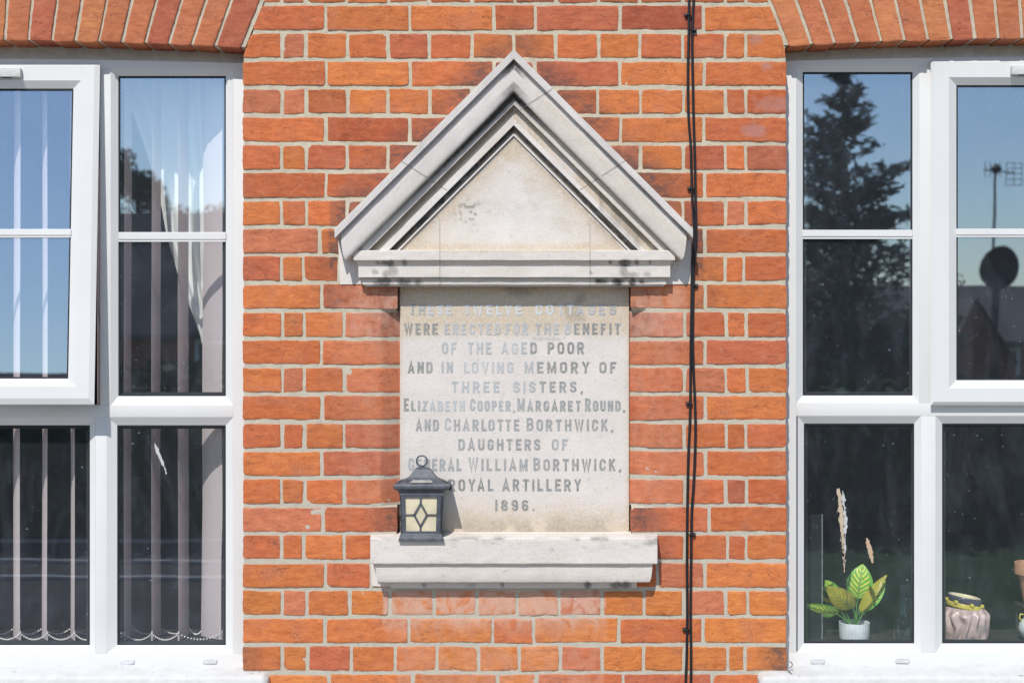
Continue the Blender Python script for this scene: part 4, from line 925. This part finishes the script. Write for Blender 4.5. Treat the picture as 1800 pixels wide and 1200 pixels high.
for sx_ in (-1, 1):
    for sy_ in (-1, 1): b = MB(); b.box(cst[0] + sx_ * .042 - .004, cst[0] + sx_ * .042 + .004, .262 + sy_ * .042 - .004, .262 + sy_ * .042 + .004, ZS, ZS + zt_ - .0125, 0, .001); b.build('leg', M['board'], st)
tp = MB(); z0 = ZS + zt_ + .0003; ct = (P(1818, 0, .26)[0], .262, z0); hh = P(0, 988, .26)[2] - z0; rt2 = 33 * S * 1.06
tp.lathe([(.001, 0), (rt2 * .52, 0), (rt2 * .84, hh * .72), (rt2, hh * .725), (rt2 * 1.0, hh - .002), (rt2 * .985, hh), (rt2 * .9, hh), (rt2 * .86, hh - .02), (rt2 * .6, .02), (.001, .02)], ct, 48)
tag(tp.build('terracotta_pot', M['terra'], None, 40), 'terracotta flower pot half hidden at the right edge of the right window', 'flower pot')
jg = thing('ceramic_jug', 'pale round jug with a thin yellow handle at the far right of the right window', 'jug', on(1824, .18))
cj = on(1824, .17); rj = 33 * S * 1.04
b = MB(); b.lathe([(.001, 0), (rj * .6, 0), (rj * .86, .012), (rj, .032), (rj * .93, .05), (rj * .72, .062), (rj * .6, .068), (rj * .56, .067), (rj * .6, .05)], cj, 48); b.build('body', M['pale'], jg, 50)
b = MB(); b.tube([(cj[0] - rj * .80, .17, ZS + .054), (cj[0] - rj * .98, .17, ZS + .064), (cj[0] - rj * .92, .17, ZS + .075), (cj[0] - rj * .7, .17, ZS + .073), (cj[0] - rj * .56, .17, ZS + .066)], .0022, 8); b.build('handle', M['yellow'], jg, 180)

# ------------------------------------------------------------------ the garden in front, mirrored in the glass
gm_ = plain('lawn', (.032, .052, .017), .95, .1, .35, 3, .01, 0, 30)
g = MB(); g.add([(-400, -600, 0), (400, -600, 0), (400, 60, 0), (-400, 60, 0)], [(0, 1, 2, 3)]); struct(g.build('ground', gm_))
pv = plain('paving', (.055, .045, .04), .9, .1, .2, 4); kb = plain('kerb_stone', (.36, .35, .33), .8)
g = MB(); g.add([(-14, -8.6, .004), (-.6, -8.6, .004), (-.6, -4.15, .004), (-14, -4.15, .004)], [(0, 1, 2, 3)])
for y in (-8.5, -7.3, -6.5): g.box(-13.9, -.7, y - .025, y + .025, .006, .03, 1)
struct(g.build('path', [pv, kb]))
g = MB(); g.add([(-9, -4.1, .004), (9, -4.1, .004), (9, .02, .004), (-9, .02, .004)], [(0, 1, 2, 3)]); struct(g.build('bounce_pavement', plain('bounce_paving', (.34, .315, .29), .9, .1, .15, 3)))  # unseen pale ground added to bounce neutral light onto the wall
def leaves(n, cen, rad, size, rng, keep=None):
    V = []; F = []; k = 0
    for _ in range(n):
        d = rng.normal(size=3); d /= np.linalg.norm(d); r = rng.random() ** .45; p = np.array(cen) + d * r * np.array(rad)
        if keep is not None and not keep(p): continue
        u = rng.normal(size=3); u /= np.linalg.norm(u); w = np.cross(u, rng.normal(size=3)); w /= np.linalg.norm(w); s = size * rng.uniform(.5, 1.3)
        V += [p - u * s - w * s * .5, p + u * s - w * s * .5, p + u * s * .8 + w * s * .5, p - u * s * .8 + w * s * .5]; F.append((k, k + 1, k + 2, k + 3)); k += 4
    return V, F
fol1 = mat_foliage('dark_needles', (.085, .12, .10), (.13, .17, .14)); fol2 = mat_foliage('hedge_leaves', (.02, .04, .015), (.05, .09, .03)); bark = plain('bark', (.09, .07, .055), .9)
rg = np.random.default_rng(5)
tx_, ty_, tz_ = R(1480, 122, 30); cf = thing('conifer_tree', 'tall dark conifer in the garden, seen mirrored in the upper pane of the right window', 'tree', (tx_, ty_, 0))
m = MB(); m.tube([(tx_, ty_, 0), (tx_ + .05, ty_, tz_ * .5), (tx_, ty_, tz_)], [.22, .13, .02], 8); m.build('trunk', bark, cf)
V = []; F = []; k = 0
for i in range(250):
    t = rg.random() ** .8; z = tz_ - t * (tz_ - .9); ln = (.18 + 2.5 * t ** .85) * rg.uniform(.55, 1.15); a = rg.uniform(0, 2 * math.pi); dr = np.array((math.cos(a), math.sin(a), rg.uniform(-.15, .35)))
    for j in range(int(14 + ln * 26)):
        s = rg.random() ** .7; p = np.array((tx_, ty_, z)) + dr * ln * s + np.array((0, 0, .25 * ln * s * s)) + rg.normal(size=3) * np.array((.11, .11, .08)) * (1.2 - .6 * s) * (.5 + ln * .4)
        u = dr + rg.normal(size=3) * .6; u /= np.linalg.norm(u); w = np.cross(u, rg.normal(size=3)); w /= np.linalg.norm(w); q = rg.uniform(.06, .14)
        V += [p - u * q - w * q * .35, p + u * q - w * q * .2, p + u * q + w * q * .2, p - u * q + w * q * .35]; F.append((k, k + 1, k + 2, k + 3)); k += 4
m = MB(); m.add(V, F); m.build('crown', fol1, cf)
for (px, py, L, rx, rz, lab) in ((240, 325, 42, .95, 1.1, 'rounded garden tree mirrored at the left of the left window'), (350, 400, 46, 2.2, 1.3, 'low broad garden tree mirrored behind the white curtain'), (1660, 585, 40, 1.2, 1.6, 'bushy garden tree mirrored left of the satellite dish'), (1830, 590, 44, 2.2, 1.4, 'hazy garden tree mirrored right of the satellite dish')):
    x, y, z = R(px, py, L); t = thing('garden_tree', lab, 'tree', (x, y, 0), 'trees across the garden')
    m = MB(); m.tube([(x, y, 0), (x + .1, y, z * .6), (x, y, z)], [.2, .14, .05], 8); m.build('trunk', bark, t)
    m = MB()
    for q in range(9):
        cc = np.array((x, y, z)) + rg.normal(size=3) * np.array((rx, rx, rz)) * .5; V, F = leaves(330, cc, (rx * .5, rx * .5, rz * .45), .065, rg); m.add(V, F)
    m.build('crown', fol2, t)
for x0, x1, yy_, h, lab in ((1.6, 9.0, -9.6, 1.35, 'clipped dark hedge mirrored low in the right window'), (-13, -1.0, -9.2, 1.5, 'clipped dark hedge mirrored low in the left window')):
    m = MB(); V = []; F = []; k = 0
    for _ in range(9000):
        p = np.array((rg.uniform(x0, x1), yy_ + rg.normal() * .3, h * rg.random() ** .7)); u = rg.normal(size=3); u /= np.linalg.norm(u); w = np.cross(u, rg.normal(size=3)); w /= np.linalg.norm(w); s = .07
        V += [p - u * s - w * s * .6, p + u * s - w * s * .6, p + u * s + w * s * .6, p - u * s + w * s * .6]; F.append((k, k + 1, k + 2, k + 3)); k += 4
    m.add(V, F); m.box(x0 + .1, x1 - .1, yy_ - .25, yy_ + .25, 0, h - .2); tag(m.build('hedge', fol2), lab, 'hedge', 'hedges across the garden')
tile = NT('roof_tiles'); wv = tile.n('TexWave', i_Scale=5., wave_type='BANDS', bands_direction='Z'); tile.t.links.new(tile.coord(), wv.inputs[0]); tmat = tile.fin(tile.mix(wv.outputs['Fac'], (.10, .085, .08), (.16, .13, .12)), .9, .1)
wbr = plain('far_brick', (.30, .13, .08), .9, .1)
def cottage(pxa, pxb, ridge, eave, L, lab, porch=None):
    xa, _, zr = R(pxa, ridge, L + 3); xb = R(pxb, ridge, L + 3)[0]; ze = R(0, eave, L)[2]; h = thing('cottage', lab, 'cottage', ((xa + xb) / 2, -L - 3, 0), 'cottages across the garden')
    w = MB(); w.box(xa + .2, xb - .2, -L - 6, -L - .35, 0, ze); w.build('wall', wbr, h)
    r = MB(); v = [(xa, -L, ze), (xb, -L, ze), (xb, -L - 3.2, zr), (xa, -L - 3.2, zr), (xa, -L - 6.4, ze), (xb, -L - 6.4, ze)]; v += [(x, y, z - .12) for x, y, z in v]
    r.add(v, [(0, 1, 2, 3), (3, 2, 5, 4), (7, 6, 9, 8), (8, 9, 10, 11), (0, 6, 7, 1), (4, 5, 11, 10), (0, 3, 9, 6), (3, 4, 10, 9), (1, 7, 8, 2), (2, 8, 11, 5)])
    if porch:
        px0, pxm, px1, pa, pe = porch; a, b, cx = R(px0, pe, L - 1), R(px1, pe, L - 1), R(pxm, pa, L - 1)
        r.add([a, cx, (cx[0], cx[1] - 2.4, cx[2]), (a[0], a[1] - 2.4, a[2]), b, (b[0], b[1] - 2.4, b[2])], [(0, 1, 2, 3), (1, 4, 5, 2)])
        w2 = MB(); w2.add([(a[0], a[1] - .2, 0), (b[0], a[1] - .2, 0), (b[0], a[1] - .2, b[2] - .05), (cx[0], a[1] - .2, cx[2] - .08), (a[0], a[1] - .2, a[2] - .05)], [(0, 1, 2, 3, 4)]); w2.build('porch_front', wbr, h)
    r.build('roof', tmat, h)
    for q in range(3):
        x = xa + (xb - xa) * (.2 + .3 * q)
        f = MB(); f.box(x - .6, x + .6, -L - .352, -L - .28, .85, min(ze - .15, 1.9)); f = f.build('window', M['upvc'], h); k = MB(); k.box(x - .5, x + .5, -L - .28, -L - .27, .93, min(ze - .25, 1.8)); k.build('pane', M['gasket'], f)
cottage(-120, 560, 372, 585, 30, 'long low cottage with tiled roof mirrored in the left window')
cottage(1330, 2050, 500, 600, 32, 'low cottage with gabled porch mirrored in the right window', (1655, 1718, 1790, 522, 640))
ax, ay, az = R(1753, 470, 27); dm = plain('dark_metal', (.03, .03, .033), .6)
sd_ = thing('satellite_dish', 'round dark satellite dish on a pole, mirrored in the right casement', 'dish', (ax, ay, 0))
m = MB(); rd = 37 * S * 7.75
G = np.array([[(ax + rd * s * math.cos(a) * .95, ay + .12 * s * s, az + rd * s * math.sin(a) + rd * s * math.cos(a) * .12) for a in np.linspace(0, 2 * math.pi, 33)[:-1]] for s in np.linspace(.02, 1, 8)]); m.grid(G, closed_v=True); m.grid(G + np.array((0, -.03, 0)), closed_v=True, flip=True); m.build('reflector', dm, sd_, 180)
m = MB(); m.tube([(ax, ay - .1, 0), (ax, ay - .1, az)], .05, 8); m.tube([(ax, ay, az), (ax, ay + .5, az - .15)], .02, 6); m.build('mount', dm, sd_)
ae = thing('tv_aerial', 'spiky television aerial on a thin mast above the dish, mirrored in the right casement', 'aerial', (ax, ay - .3, 0))
tx2, ty2, tz2 = R(1755, 296, 27); m = MB(); m.tube([(ax - .05, ay - .3, 0), (tx2, ay - .3, tz2)], .028, 8); m.build('mast', dm, ae)
m = MB(); m.lathe([(.001, -.1), (.1, -.05), (.13, .03), (.05, .1), (.001, .12)], (tx2 + .02, ay - .3, tz2), 10); m.tube([(tx2 - .25, ay - .3, tz2), (tx2 + .45, ay - .3, tz2 - .08)], .015, 6)
for q in range(4): x = tx2 - .22 + q * .11; m.tube([(x, ay - .3, tz2 - .16), (x, ay - .3, tz2 + .16)], .009, 5)
for q in (-2, -1, 0, 1, 2): m.tube([(tx2 + .25, ay - .3, tz2 + q * .12 - .1), (tx2 + .62, ay - .3, tz2 + q * .12 - .1)], .008, 5)
for q in (0, 1, 2): m.tube([(tx2 + .26 + q * .17, ay - .3, tz2 - .36), (tx2 + .26 + q * .17, ay - .3, tz2 + .16)], .008, 5)
m.build('antenna', dm, ae)
